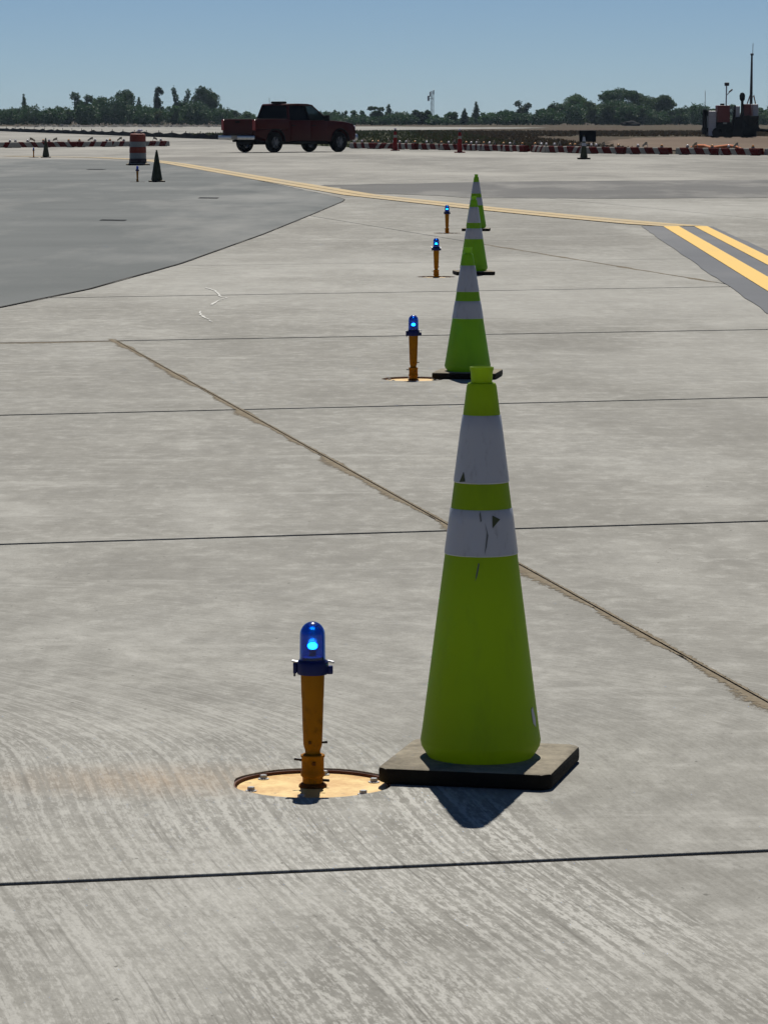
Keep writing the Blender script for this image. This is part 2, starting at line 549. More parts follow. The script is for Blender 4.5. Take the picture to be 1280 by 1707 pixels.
# ------------------------------------------------------------------ mesh helpers
def obj(name, bm, mat, parent=None, smooth=False, loc=None):
    me = bpy.data.meshes.new(name)
    bmesh.ops.recalc_face_normals(bm, faces=bm.faces)
    bm.to_mesh(me)
    bm.free()
    return link(name, me, mat, parent, smooth, loc)


def link(name, me, mat, parent=None, smooth=False, loc=None):
    if mat is not None:
        me.materials.append(M[mat])
    if smooth:
        for p in me.polygons:
            p.use_smooth = True
        if hasattr(me, "set_sharp_from_angle"):
            me.set_sharp_from_angle(angle=R(38))
    o = bpy.data.objects.new(name, me)
    COL.objects.link(o)
    if parent is not None:
        o.parent = parent
    if loc is not None:
        o.location = loc
    return o


def tag(o, label=None, cat=None, group=None, kind=None):
    if label:
        o['label'] = label
    if cat:
        o['category'] = cat
    if group:
        o['group'] = group
    if kind:
        o['kind'] = kind
    return o


def thing(name, loc, label, cat, group=None, rz=0.0):
    o = bpy.data.objects.new(name, None)
    o.empty_display_size = 0.2
    COL.objects.link(o)
    o.location = loc
    o.rotation_euler = (0, 0, rz)
    return tag(o, label, cat, group)


def dup(root, loc, rz, label, scale=None):
    r = root.copy()
    COL.objects.link(r)
    r.location = loc
    r.rotation_euler = (0, 0, rz)
    r['label'] = label
    if scale:
        r.scale = (scale,) * 3
    for ch in list(root.children):
        c = ch.copy()
        COL.objects.link(c)
        c.parent = r
        for g in ch.children:
            d = g.copy()
            COL.objects.link(d)
            d.parent = c
    return r


def add_box(bm, c, s, rot=None, bevel=0.0):
    m = Matrix.Translation(c)
    if rot is not None:
        m = m @ rot
    g = bmesh.ops.create_cube(bm, size=1.0, matrix=m @ Matrix.Diagonal((*s, 1)))
    if bevel > 0:
        vs_ = set(g['verts'])
        ed = [e for e in bm.edges if e.verts[0] in vs_ and e.verts[1] in vs_]
        bmesh.ops.bevel(bm, geom=ed, offset=bevel, segments=2, affect='EDGES', profile=0.5)
    return g


def box(c, s, rot=None, bevel=0.0):
    bm = bmesh.new()
    add_box(bm, c, s, rot, bevel)
    return bm


def add_lathe(bm, prof, seg=32, cx=0, cy=0, cap0=False, cap1=False, rot=None):
    rings = []
    for r, z in prof:
        ring = []
        for i in range(seg):
            a = 2 * PI * i / seg
            v = Vector((r * math.cos(a), r * math.sin(a), z))
            if rot is not None:
                v = rot @ v
            ring.append(bm.verts.new(v + Vector((cx, cy, 0))))
        rings.append(ring)
    for a, b in zip(rings, rings[1:]):
        for i in range(seg):
            j = (i + 1) % seg
            bm.faces.new((a[i], a[j], b[j], b[i]))
    if cap0:
        bm.faces.new(list(reversed(rings[0])))
    if cap1:
        bm.faces.new(rings[-1])


def lathe(prof, seg=32, cap0=False, cap1=False, cx=0, cy=0):
    bm = bmesh.new()
    add_lathe(bm, prof, seg, cx, cy, cap0, cap1)
    return bm


def add_tube(bm, pts, rad, seg=8):
    pts = [Vector(p) for p in pts]
    rads = rad if isinstance(rad, (list, tuple)) else [rad] * len(pts)
    rings = []
    for i, p in enumerate(pts):
        d = (pts[min(i + 1, len(pts) - 1)] - pts[max(i - 1, 0)]).normalized()
        up = Vector((0, 0, 1)) if abs(d.z) < 0.9 else Vector((1, 0, 0))
        u = d.cross(up).normalized()
        w = d.cross(u).normalized()
        rings.append([bm.verts.new(p + (u * math.cos(2 * PI * k / seg) + w * math.sin(2 * PI * k / seg)) * rads[i]) for k in range(seg)])
    for a, b in zip(rings, rings[1:]):
        for k in range(seg):
            j = (k + 1) % seg
            bm.faces.new((a[k], a[j], b[j], b[k]))
    bm.faces.new(list(reversed(rings[0])))
    bm.faces.new(rings[-1])


def tube(pts, rad, seg=8):
    bm = bmesh.new()
    add_tube(bm, pts, rad, seg)
    return bm


def add_prism(bm, poly, axis, a, b):
    """extrude a 2-D outline along an axis ('x','y','z') from a to b"""
    def P(u, v, w):
        return {'y': (u, w, v), 'x': (w, u, v), 'z': (u, v, w)}[axis]
    v0 = [bm.verts.new(P(u, v, a)) for u, v in poly]
    v1 = [bm.verts.new(P(u, v, b)) for u, v in poly]
    n = len(poly)
    for i in range(n):
        j = (i + 1) % n
        bm.faces.new((v0[i], v0[j], v1[j], v1[i]))
    bm.faces.new(v0)
    bm.faces.new(list(reversed(v1)))
    return v0, v1


def prism(poly, axis, a, b, bevel=0.0):
    bm = bmesh.new()
    add_prism(bm, poly, axis, a, b)
    if bevel > 0:
        bmesh.ops.recalc_face_normals(bm, faces=bm.faces)
        bmesh.ops.bevel(bm, geom=list(bm.edges), offset=bevel, segments=2, affect='EDGES', profile=0.5)
    return bm


def sheet(poly, z, jitter=0.0, step=None):
    """flat ground sheet from an outline; the edge is subdivided and roughened"""
    pts = []
    n = len(poly)
    for i in range(n):
        a, b = Vector(poly[i]), Vector(poly[(i + 1) % n])
        k = max(1, int((b - a).length / step)) if step else 1
        k = min(k, 120)
        nn = Vector((-(b - a).y, (b - a).x))
        if nn.length > 0:
            nn.normalize()
        for q in range(k):
            p = a.lerp(b, q / k)
            if q and jitter:
                p = p + nn * random.uniform(-jitter, jitter)
            pts.append((p.x, p.y, z))
    tri = tessellate_polygon([[Vector(p) for p in pts]])
    me = bpy.data.meshes.new('sheet')
    me.from_pydata(pts, [], [tuple(t) for t in tri])
    bm = bmesh.new()
    bm.from_mesh(me)
    bpy.data.meshes.remove(me)
    bmesh.ops.recalc_face_normals(bm, faces=bm.faces)
    for f in bm.faces:
        if f.normal.z < 0:
            f.normal_flip()
    return bm


def ground_obj(name, bm, mat, **kw):
    me = bpy.data.meshes.new(name)
    bm.to_mesh(me)
    bm.free()
    return link(name, me, mat, **kw)


# ------------------------------------------------------------------ the ground: field, runway strip, pavement
tag(ground_obj('terrain', sheet([(-3000, -60), (3000, -60), (3000, 3500), (-3000, 3500)], -0.10), 'field'), kind='structure')
tag(ground_obj('runway', sheet([(-260, 640), (-260, 470), (-60, 425), (-42, 405), (-24, 322), (-17, 338), (0, 440), (20, 520), (26, 560), (0, 640)], -0.06, 0.6, 8), 'concrete_far'), kind='structure')
tag(ground_obj('grass_verge', sheet([(-10.6, 243), (-18, 330), (4, 430), (7, 300), (5, 205), (3.9, 165), (-1.3, 177)], -0.05, 0.4, 4), 'verge'), kind='structure')
tag(ground_obj('dirt_track', sheet([(11.5, 184), (15.5, 152), (26, 137), (62, 160), (66, 300), (30, 292), (19, 272), (15, 235)], -0.045, 0.5, 4), 'dirt'), kind='structure')

apron = bpy.data.objects.new('concrete_apron', None)
COL.objects.link(apron)
tag(apron, kind='structure')

far_outline = [(-75, 42), (-24, 56.6), (0, 66.0), (24, 75.4), (62, 90), (62, 100), (26, 132.0), (14.9, 139.6), (9.0, 146.2), (3.7, 162.4), (-1.3, 174), (-5, 196), (-10.9, 241), (-25, 310), (-42.4, 394), (-75, 545)]
ground_obj('outer_pavement', sheet(far_outline, 0.0), 'concrete_far', parent=apron)

TLINES = [(-11.6, .20), (-5.45, .20), (0.66, .205), (6.783, .209), (12.392, .262), (17.899, .291), (23.704, .285), (29.691, .34), (35.75, .35), (41.8, .36), (47.9, .37), (53.9, .38), (59.9, .39), (65.97, .39)]


def clip(poly, a, b, c):
    """keep a*x + b*y + c >= 0"""
    out = []
    n = len(poly)
    for i in range(n):
        p, q = poly[i], poly[(i + 1) % n]
        dp, dq = a * p[0] + b * p[1] + c, a * q[0] + b * q[1] + c
        if dp >= 0:
            out.append(p)
        if (dp >= 0) != (dq >= 0):
            t = dp / (dp - dq)
            out.append((p[0] + (q[0] - p[0]) * t, p[1] + (q[1] - p[1]) * t))
    return out


LIGHTS = [(-0.156, 7.672), (0.164, 19.80), (0.479, 32.62), (0.798, 45.08)]
HOLE_R = 0.176
GAP = 0.013
GAPS = {3: 0.015, 4: 0.021, 5: 0.028, 6: 0.036, 7: 0.034, 8: 0.016}


def d_off(x, y):      # signed distance in x from the long diagonal joint
    return x - (0.957 - 0.1872 * (y - 8.74))


def make_slab(poly, holes):
    pts = [Vector((p[0], p[1], 0)) for p in poly]
    # tiny arris on every top edge
    c = sum(pts, Vector()) / len(pts)
    bm = bmesh.new()
    n = len(pts)
    ins = []
    for i in range(n):
        e0 = (pts[i] - pts[i - 1]).normalized()
        e1 = (pts[(i + 1) % n] - pts[i]).normalized()
        n0, n1 = Vector((-e0.y, e0.x, 0)), Vector((-e1.y, e1.x, 0))
        k = n0 + n1
        k = k / max(0.3, k.dot(n0))
        if (c - pts[i]).dot(k) < 0:
            k = -k
        ins.append(k)
    top = [p + k * 0.0012 for p, k in zip(pts, ins)]
    mid = [p + Vector((0, 0, -0.0012)) for p in pts]
    bot = [p + Vector((0, 0, -0.20)) for p in pts]
    loops = [top]
    for hx, hy in holes:
        loops.append([Vector((hx + HOLE_R * (1 + 0.02 * math.sin(5 * k + hx * 7)) * math.cos(-2 * PI * k / 40), hy + HOLE_R * math.sin(-2 * PI * k / 40), 0)) for k in range(40)])
    flat = [p for lp in loops for p in lp]
    V = [bm.verts.new(p) for p in flat]
    for t in tessellate_polygon(loops):
        f = bm.faces.new([V[i] for i in t])
        f.normal_update()
        if f.normal.z < 0:
            f.normal_flip()
    VM = [bm.verts.new(p) for p in mid]
    VB = [bm.verts.new(p) for p in bot]
    for i in range(n):
        j = (i + 1) % n
        bm.faces.new((VM[i], VM[j], V[j], V[i]))
        bm.faces.new((VB[i], VB[j], VM[j], VM[i]))
    k0 = n
    for hx, hy in holes:
        lo = [bm.verts.new(v.co + Vector((0, 0, -0.03))) for v in V[k0:k0 + 40]]
        for i in range(40):
            j = (i + 1) % 40
            bm.faces.new((V[k0 + i], V[k0 + j], lo[j], lo[i]))
        bm.faces.new(lo)
        k0 += 40
    return bm


for r in range(len(TLINES) - 1):
    (y0, m0), (y1, m1) = TLINES[r], TLINES[r + 1]
    row = [(-24, -60), (24, -60), (24, 120), (-24, 120)]
    row = clip(row, -m0, 1, -(y0 + GAPS.get(r, GAP)))
    row = clip(row, m1, -1, y1 - GAPS.get(r + 1, GAP))
    offs = [-18.75, -12.5, -6.25, 0.0, 6.25, 12.5, 18.75]
    if r >= 6:
        offs.remove(0.0)
    edges = [-999] + offs + [999]
    for a, b in zip(edges, edges[1:]):
        cell = clip(row, 1, 0.1872, -(0.957 + 0.1872 * 8.74 + a + GAP))
        cell = clip(cell, -1, -0.1872, (0.957 + 0.1872 * 8.74 + b - GAP))
        if len(cell) < 3:
            continue
        hs = []
        for hx, hy in LIGHTS:
            if y0 + m0 * hx < hy < y1 + m1 * hx and a < d_off(hx, hy) < b:
                hs.append((hx, hy))
        me = bpy.data.meshes.new('slab')
        bm = make_slab(cell, hs)
        bm.to_mesh(me)
        bm.free()
        link('slab', me, 'concrete', apron)

# dark sealant just below the slab tops, one strip per joint
for r, (y0, m0) in enumerate(TLINES):
    gw = GAPS.get(r, GAP) + 0.003
    bm = bmesh.new()
    q = [(-24, y0 - 24 * m0 - gw), (24, y0 + 24 * m0 - gw), (24, y0 + 24 * m0 + gw), (-24, y0 - 24 * m0 + gw)]
    bm.faces.new([bm.verts.new((x, y, -0.0045)) for x, y in q])
    ground_obj('joint_filler', bm, 'joint', parent=apron)
for a in (-18.75, -12.5, -6.25, 0.0, 6.25, 12.5, 18.75):
    bm = bmesh.new()
    ya, yb_ = -20.0, (23.8 if a == 0.0 else 80.0)
    xa, xb = 0.957 - 0.1872 * (ya - 8.74) + a, 0.957 - 0.1872 * (yb_ - 8.74) + a
    bm.faces.new([bm.verts.new((x, y, -0.0055)) for x, y in ((xa - .017, ya), (xa + .017, ya), (xb + .017, yb_), (xb - .017, yb_))])
    ground_obj('joint_filler', bm, 'joint', parent=apron)

# asphalt taxiway shoulder at left, with the rounded nose by the yellow line
asph = [(-2.945, 27.24), (-2.5, 30.2), (-2.03, 35.44), (-1.504, 44.6), (-1.07, 54), (-0.72, 62.0), (-0.70, 63.6), (-0.86, 65.4), (-1.2, 68.4), (-1.80, 73.4), (-3.70, 89.2), (-5.2, 100.5), (-6.8, 111.6), (-8.4, 121), (-12, 127), (-22, 131), (-70, 136), (-70, 10), (-12, 13), (-5.2, 21.6), (-3.7, 24.8)]
tag(ground_obj('asphalt_shoulder', sheet(asph, 0.006, 0.02, 1.0), 'asphalt'), kind='structure')
tag(ground_obj('asphalt_taxiway', sheet([(-0.75, 70.6), (1.5, 64.9), (4, 64.2), (7.2, 65.2), (20, 70), (30, 76), (30, 92), (9, 84), (3, 81.5), (-1.3, 77.5)], 0.005, 0.25, 0.8), 'asphalt_band'), kind='structure')
tag(ground_obj('blacktop_strip', sheet([(1.85, -10.0), (2.45, 12.0), (2.839, 25.85), (3.42, 46.6), (3.46, 47.9), (4.40, 47.6), (4.206, 38.97), (3.50, 12.0), (2.90, -10.0)], 0.005, 0.012, 0.7), 'blacktop'), kind='structure')


# yellow double line: polyline with a sharp bend
def offset_path(pts, d):
    out = []
    for i, p in enumerate(pts):
        a = Vector(pts[max(0, i - 1)])
        b = Vector(pts[min(len(pts) - 1, i + 1)])
        t = (b - a).normalized()
        out.append((p[0] + t.y * d, p[1] - t.x * d))
    return out


def band(pts, w0, w1, z):
    a, b = offset_path(pts, w0), offset_path(pts, w1)
    bm = bmesh.new()
    va = [bm.verts.new((x, y, z)) for x, y in a]
    vb = [bm.verts.new((x, y, z)) for x, y in b]
    for i in range(len(pts) - 1):
        bm.faces.new((va[i], va[i + 1], vb[i + 1], vb[i]))
    for f in bm.faces:
        f.normal_update()
        if f.normal.z < 0:
            f.normal_flip()
    return bm


# right-hand pair, two clean stripes on blacktop
lower = [(2.40, -10.0), (2.92, 8.0), (3.26, 20.0), (3.55, 30.5), (3.86, 41.0), (4.03, 46.9), (4.055, 47.7)]
for w0, w1 in ((-0.315, -0.105), (0.100, 0.275)):
    tag(ground_obj('yellow_line', band(lower, w0, w1, 0.010), 'yellow_new'), kind='structure')
upper = [(4.06, 47.75), (3.63, 48.9), (2.76, 52.3), (1.56, 57.5), (-0.44, 67.3), (-2.60, 83.2), (-4.05, 94.0), (-5.36, 104.0), (-6.75, 114.5), (-8.3, 124.0), (-10.5, 131.0), (-14.5, 136.0)]
for w0, w1 in ((-0.33, -0.018), (0.018, 0.31)):
    tag(ground_obj('yellow_line', band(upper, w0, w1, 0.0105), 'yellow_old'), kind='structure')

# dark seam where the shoulder meets the slabs
seam = [(-5.2, 21.6), (-3.7, 24.8)] + asph[:16]
tag(ground_obj('tar_seam', band(seam, -0.009, 0.009, 0.0105), 'seam'), kind='structure')
# blackish patches let into the asphalt
for cx, cy, w, d in ((-3.179, 64.7, 0.36, 0.75), (-3.839, 50.6, 0.37, 0.55), (-8.1, 100.5, 0.5, 1.3)):
    tag(ground_obj('tar_patch', sheet([(cx - w / 2, cy - d / 2), (cx + w / 2, cy - d / 2 - .2), (cx + w / 2, cy + d / 2 - .2), (cx - w / 2, cy + d / 2)], 0.0105), 'tar'), kind='structure')

# chalky squiggle on the slabs
chalk_strokes = [[(-1.542, 30.50), (-1.440, 30.05), (-1.37, 29.42), (-1.327, 28.92), (-1.271, 28.76), (-1.330, 28.18), (-1.34, 27.55)],
                 [(-1.385, 26.75), (-1.352, 26.20), (-1.30, 25.85), (-1.215, 25.25)]]
bm = bmesh.new()
for sq in chalk_strokes:
    prev = None
    for i in range(len(sq) - 1):
        for q in range(6):
            p = Vector(sq[i]).lerp(Vector(sq[i + 1]), q / 6)
            w = random.uniform(0.004, 0.012)
            j = random.uniform(-0.006, 0.006)
            cur = (bm.verts.new((p.x - w + j, p.y, 0.004)), bm.verts.new((p.x + w + j, p.y, 0.004)))
            if prev and random.random() > 0.08:
                bm.faces.new((prev[0], prev[1], cur[1], cur[0]))
            prev = cur
tag(obj('chalk_mark', bm, 'chalk'), kind='structure')

# sand lodged along the diagonal joints
def sand_strip(y0, y1, offx, wl, wr, seed):
    rnd = random.Random(seed)
    bm = bmesh.new()
    cover = bm.verts.layers.float.new('cover')
    prev = None
    y = y0
    w1, w2 = wl, wr
    while y < y1:
        x = 0.957 - 0.1872 * (y - 8.74) + offx
        wob = 0.5 + 0.24 * math.sin(y * 2.1 + seed) + 0.2 * math.sin(y * 5.3 + 1.7 * seed) + 0.13 * math.sin(y * 13.1) + rnd.uniform(-0.10, 0.10)
        lump = max(0.0, math.sin(y * 3.7 + seed) * math.sin(y * 1.3 + 0.5)) ** 3
        w1 = max(0.006, wl * (0.30 + 1.35 * wob + 0.9 * lump))
        w2 = max(0.001, wr * (0.2 + 2.2 * (1 - wob) + 5.0 * lump))
        row = ((x - w1 * 1.8, 0.0012, 0.0), (x - w1 * 0.5, 0.0014, 0.85), (x - 0.004, 0.0012, 1.0), (x, -0.003, 1.0), (x + 0.0035, 0.0012, 1.0), (x + 0.012 + w2 * 2, 0.0012, 0.0))
        cur = []
        for vx, vz, cv in row:
            v = bm.verts.new((vx, y, vz))
            v[cover] = cv
            cur.append(v)
        if prev:
            for k in (0, 1, 4):
                bm.faces.new((prev[k], prev[k + 1], cur[k + 1], cur[k]))
        prev = cur
        y += rnd.uniform(0.02, 0.05)
    return bm


tag(obj('sand_drift', sand_strip(-4.0, 23.4, 0, 0.025, 0.0025, 3), 'sand'), 'brown sand lodged along the long diagonal pavement joint', kind='stuff')
tag(obj('sand_drift', sand_strip(31.5, 41.0, 6.25, 0.022, 0.004, 5), 'sand'), 'thin brown sand line along the short diagonal joint beyond the cones', kind='stuff')


# a little sand along the cross joint at the left edge
bm = bmesh.new()
cover = bm.verts.layers.float.new('cover')
prev = None
for k in range(150):
    x = -8.0 + 6.3 * k / 149
    y = 23.704 + 0.285 * x
    w = 0.05 + 0.03 * math.sin(x * 5) + random.uniform(-.012, .012)
    cur = (bm.verts.new((x, y - 0.036 - 2 * w, 0.0012)), bm.verts.new((x, y - 0.030, 0.0014)), bm.verts.new((x, y - 0.012, -0.003)))
    cur[1][cover] = 0.9
    cur[2][cover] = 1.0
    if prev:
        bm.faces.new((prev[0], prev[1], cur[1], cur[0]))
        bm.faces.new((prev[1], prev[2], cur[2], cur[1]))
    prev = cur
tag(obj('sand_drift', bm, 'sand'), 'brown sand along the cross joint at the left edge', kind='stuff')


# ------------------------------------------------------------------ traffic cones
def cone_parts(root, H, rb, rt, zb, bands, body_mat, base_side, base_h, seg=48):
    """slim highway cone: neck with lip, conical body with two sheeting collars, square base with cut corners"""
    zs = H - 0.042                                # shoulder
    def rad(z):
        return rt + (rb - rt) * (zs - z) / (zs - zb)
    # body stands on a short inward taper
    prof = [(rb * 0.84, base_h - 0.004), (rb * 0.90, base_h + 0.006), (rb * 0.985, zb - 0.006), (rb, zb + 0.006)]
    z = zb + 0.03
    while z < zs - 0.02:
        prof.append((rad(z), z))
        z += (zs - zb) / 14
    prof += [(rad(zs) + 0.0, zs), (rt * 0.93, zs + 0.006), (rt * 0.70, zs + 0.009)]
    obj('body', lathe(prof, seg), body_mat, root, True)
    neck = [(rt * 0.70, zs + 0.009), (rt * 0.715, zs + 0.014), (rt * 0.745, H - 0.010), (rt * 0.80, H - 0.006), (rt * 0.80, H), (rt * 0.70, H), (rt * 0.64, H - 0.012)]
    obj('neck', lathe(neck, 32, cap1=True), body_mat, root, True)  # end cap added to keep the sun out of the hollow body
    for z0, z1 in bands:
        cp = [(rad(z0) + 0.0003, z0), (rad(z0) + 0.0018, z0 + 0.002)]
        cp += [(rad(z0 + (z1 - z0) * k / 4) + 0.0018, z0 + (z1 - z0) * k / 4) for k in range(1, 4)]
        cp += [(rad(z1) + 0.0018, z1 - 0.002), (rad(z1) + 0.0003, z1)]
        obj('reflective_collar', lathe(cp, seg), 'collar', root, True)
    s, c = base_side / 2, base_side * 0.05
    poly = [(-s + c, -s), (s - c, -s), (s, -s + c), (s, s - c), (s - c, s), (-s + c, s), (-s, s - c), (-s, -s + c)]
    obj('base', prism(poly, 'z', 0.0005, base_h, bevel=0.009), 'rubber', root, True)
    return rad


GRP = 'lime cones in the row beside the blue lights'
near = thing('traffic_cone', (0.215, 7.80, 0), 'tall near yellow-lime cone with two scuffed grey bands on black base', 'traffic cone', GRP, R(-13))
rad = cone_parts(near, 0.905, 0.134, 0.033, 0.068, [(0.492, 0.594), (0.651, 0.800)], 'lime_near', 0.388, 0.037, 64)


def collar_patch(name, root, pts, mat, lift=0.0022):
    """small thin piece following the cone surface; pts are (angle in degrees from the camera side, height)"""
    bm = bmesh.new()
    vs0, vs1 = [], []
    for a, z in pts:
        an = R(-90 + a) - root.rotation_euler.z
        r = rad(z)
        vs0.append(bm.verts.new(((r + lift) * math.cos(an), (r + lift) * math.sin(an), z)))
        vs1.append(bm.verts.new(((r + lift + 0.0012) * math.cos(an), (r + lift + 0.0012) * math.sin(an), z)))
    n = len(pts)
    bm.faces.new(vs1)
    for i in range(n):
        j = (i + 1) % n
        bm.faces.new((vs0[i], vs0[j], vs1[j], vs1[i]))
    return obj(name, bm, mat, root)


collar_patch('torn_patch', near, [(-52, .654), (-37, .656), (-43, .676)], 'tear')
collar_patch('torn_patch', near, [(18, .556), (18.5, .583), (33, .574)], 'tear')
collar_patch('scuff_mark', near, [(5, .565), (8, .545), (6, .525), (4, .50), (7, .515), (10, .54)], 'scuff', 0.0020)
collar_patch('scuff_mark', near, [(-5, .585), (-3, .592), (-1, .572), (-3, .568)], 'scuff', 0.0020)
collar_patch('scuff_mark', near, [(-9, .455), (-6, .48), (-4, .478), (-7, .452), (-10, .44)], 'scuff', 0.0005)
collar_patch('scuff_mark', near, [(62, .15), (66, .155), (70, .125), (68, .11), (63, .12)], 'collar', 0.0005)

mid_cone = thing('traffic_cone', (0.470, 19.93, 0), 'second green-lime cone, directly behind the tall near cone', 'traffic cone', GRP, R(-9))
rad2 = cone_parts(mid_cone, 0.728, 0.130, 0.030, 0.062, [(0.332, 0.430), (0.482, 0.628)], 'lime_far', 0.36, 0.036)
dup(mid_cone, (0.835, 33.1, 0), R(6), 'third green-lime cone, between the second cone and the farthest one')
dup(mid_cone, (1.190, 46.0, 0), R(-4), 'farthest green-lime cone of the row, near the worn yellow line')

dull = thing('traffic_cone', (-5.16, 81.0, 0), 'lime cone coloured dark for shade on the asphalt beside the striped drum', 'traffic cone', 'dull cones across the asphalt', R(8))
cone_parts(dull, 0.728, 0.128, 0.026, 0.062, [(0.332, 0.430), (0.482, 0.628)], 'lime_dull', 0.36, 0.036, 32)
for ch in dull.children:
    if ch.name.startswith('reflective_collar'):
        ch.data.materials[0] = M['lime_dull']
dup(dull, (-12.45, 131.4, 0), R(3), 'small dull cone in front of the left barrier row')

fc = thing('traffic_cone', (7.05, 125.9, 0), 'pale cone with dark base in front of the black sign', 'traffic cone', None, R(10))
cone_parts(fc, 0.86, 0.135, 0.03, 0.07, [(0.47, 0.58), (0.63, 0.79)], 'lime_dull', 0.40, 0.06, 32)

# ------------------------------------------------------------------ blue edge lights
LG = 'blue edge lights in a row'
el = thing('edge_light', (*LIGHTS[0], 0), 'nearest blue edge light on a faded round plate beside the tall cone', 'edge light', LG)
obj('base_plate', lathe([(0.166, -0.024), (0.168, -0.013), (0.1665, -0.0105), (0.150, -0.0095), (0.05, -0.009), (0.045, -0.0088)], 56, cap1=True), 'plate', el, True)
pl = [c for c in el.children if c.name.startswith('base_plate')][0]
obj('rim_ring', lathe([(0.1705, -0.022), (0.1705, -0.004), (0.1750, -0.0035), (0.1752, -0.022)], 56), 'rust', el, True)
for k in range(6):
    a = R(60 * k + 21)
    bx, by = 0.143 * math.cos(a), 0.143 * math.sin(a)
    bm = bmesh.new()
    add_lathe(bm, [(0.0125, -0.0095), (0.0125, -0.0075), (0.0115, -0.0072)], 12, bx, by, cap1=True)
    add_lathe(bm, [(0.0080, -0.0075), (0.0080, -0.0005), (0.0072, 0.0004)], 6, bx, by, cap1=True)
    obj('bolt', bm, 'grey_paint', pl)
# flange and breakable coupling
obj('flange', lathe([(0.031, -0.0095), (0.031, -0.005), (0.028, -0.002), (0.025, 0.000)], 28, cap1=True), 'rust_paint', el, True)
cp = obj('coupling', lathe([(0.0225, -0.001), (0.0225, 0.012), (0.0265, 0.016), (0.0265, 0.024), (0.0245, 0.027), (0.0245, 0.055), (0.0265, 0.058), (0.0265, 0.062), (0.020, 0.065)], 24, cap1=True), 'amber_paint', el, True)
obj('set_screw', tube([(-0.0225, 0, 0.050), (-0.0405, -0.004, 0.053)], 0.0028, 6), 'dark_metal', cp)
obj('set_screw', tube([(0.0225, -0.004, 0.006), (0.036, -0.008, 0.006)], 0.0032, 6), 'dark_metal', cp)
obj('set_screw', box((0.003, -0.0245, 0.046), (0.008, 0.006, 0.008), bevel=0.001), 'rust_paint', cp)
st = obj('stem', lathe([(0.0165, 0.062), (0.0168, 0.072), (0.0200, 0.082), (0.0208, 0.086), (0.0215, 0.110), (0.0218, 0.112), (0.0240, 0.188), (0.0245, 0.190), (0.0262, 0.246)], 28, cap1=True), 'amber_paint', el, True)
obj('set_screw', tube([(0.0200, -0.004, 0.090), (0.0315, -0.008, 0.0915)], [0.0022, 0.0032], 6), 'dark_metal', st)
obj('set_screw', box((-0.006, -0.0215, 0.092), (0.006, 0.005, 0.006), bevel=0.001), 'rust_paint', st)
# clamp ring with ears and screws
bm = bmesh.new()
add_lathe(bm, [(0.0262, 0.241), (0.0330, 0.2415), (0.0345, 0.245), (0.0345, 0.266), (0.0328, 0.270), (0.0300, 0.272), (0.0285, 0.2745), (0.0275, 0.2745)], 32)
add_box(bm, (0.0385, -0.002, 0.2505), (0.012, 0.020, 0.017), bevel=0.002)
add_box(bm, (-0.0385, 0.001, 0.255), (0.008, 0.016, 0.024), bevel=0.002)
cl = obj('clamp_ring', bm, 'navy', el, True)
obj('screw', tube([(-0.0395, 0, 0.236), (-0.0395, 0, 0.266)], 0.0024, 6), 'dark_metal', cl)
obj('wing_nut', box((-0.0385, -0.002, 0.2695), (0.015, 0.011, 0.0045), Matrix.Rotation(R(8), 4, 'Y'), 0.0015), 'zinc', cl)
obj('wing_nut', box((0.0405, -0.003, 0.2690), (0.015, 0.011, 0.0050), Matrix.Rotation(R(14), 4, 'Y'), 0.0018), 'zinc', cl)
# glass dome as a thin shell, lit lamp inside
ro, ri, zc = 0.0285, 0.0258, 0.327
prof = [(ri, 0.2745), (ro, 0.2745)]
prof += [(ro - 0.0006 * (k / 6), 0.2745 + (zc - 0.2745) * k / 6) for k in range(1, 7)]
ro2 = ro - 0.0006
prof += [(ro2 * math.cos(R(a)), zc + ro2 * 1.08 * math.sin(R(a))) for a in range(8, 89, 8)]
prof += [(0.0004, zc + ro2 * 1.08)]
prof += [(0.0004, zc + ri * 1.06)]
prof += [(ri * math.cos(R(a)), zc + ri * 1.06 * math.sin(R(a))) for a in range(88, 7, -8)]
prof += [(ri, zc), (ri, 0.2745)]
obj('globe', lathe(prof, 40), 'blue_glass', el, True)
bm = bmesh.new()
bmesh.ops.create_uvsphere(bm, u_segments=16, v_segments=10, radius=0.0105, matrix=Matrix.Translation((0.0, 0, 0.3035)) @ Matrix.Diagonal((1.15, 1.0, 0.9, 1)))
obj('lamp', bm, 'lamp', el, True)
obj('lamp_holder', lathe([(0.022, 0.2735), (0.022, 0.279), (0.008, 0.281), (0.007, 0.2965)], 20, cap1=True), 'navy', el, True)

names = ['second blue edge light, left of the second cone', 'third blue edge light, left of the third cone', 'farthest blue edge light of the row, left of the farthest lime cone']
for (x, y), lab, rz in zip(LIGHTS[1:], names, (0.3, -0.2, 0.5)):
    dup(el, (x, y, 0), rz, lab)
for loc, rz, lab in (((-5.60, 81.0, 0.012), 0.2, 'tiny unlit edge light standing in front of the striped drum'),
                     ((-12.9, 131.4, 0.012), 0.7, 'tiny unlit edge light beside the small dull cone at far left')):
    d = dup(el, loc, rz, lab)
    for ch in d.children:
        if ch.name.startswith('lamp.'):          # these two are not switched on
            ch.data = ch.data.copy()
            ch.data.materials[0] = M['clear_lens']

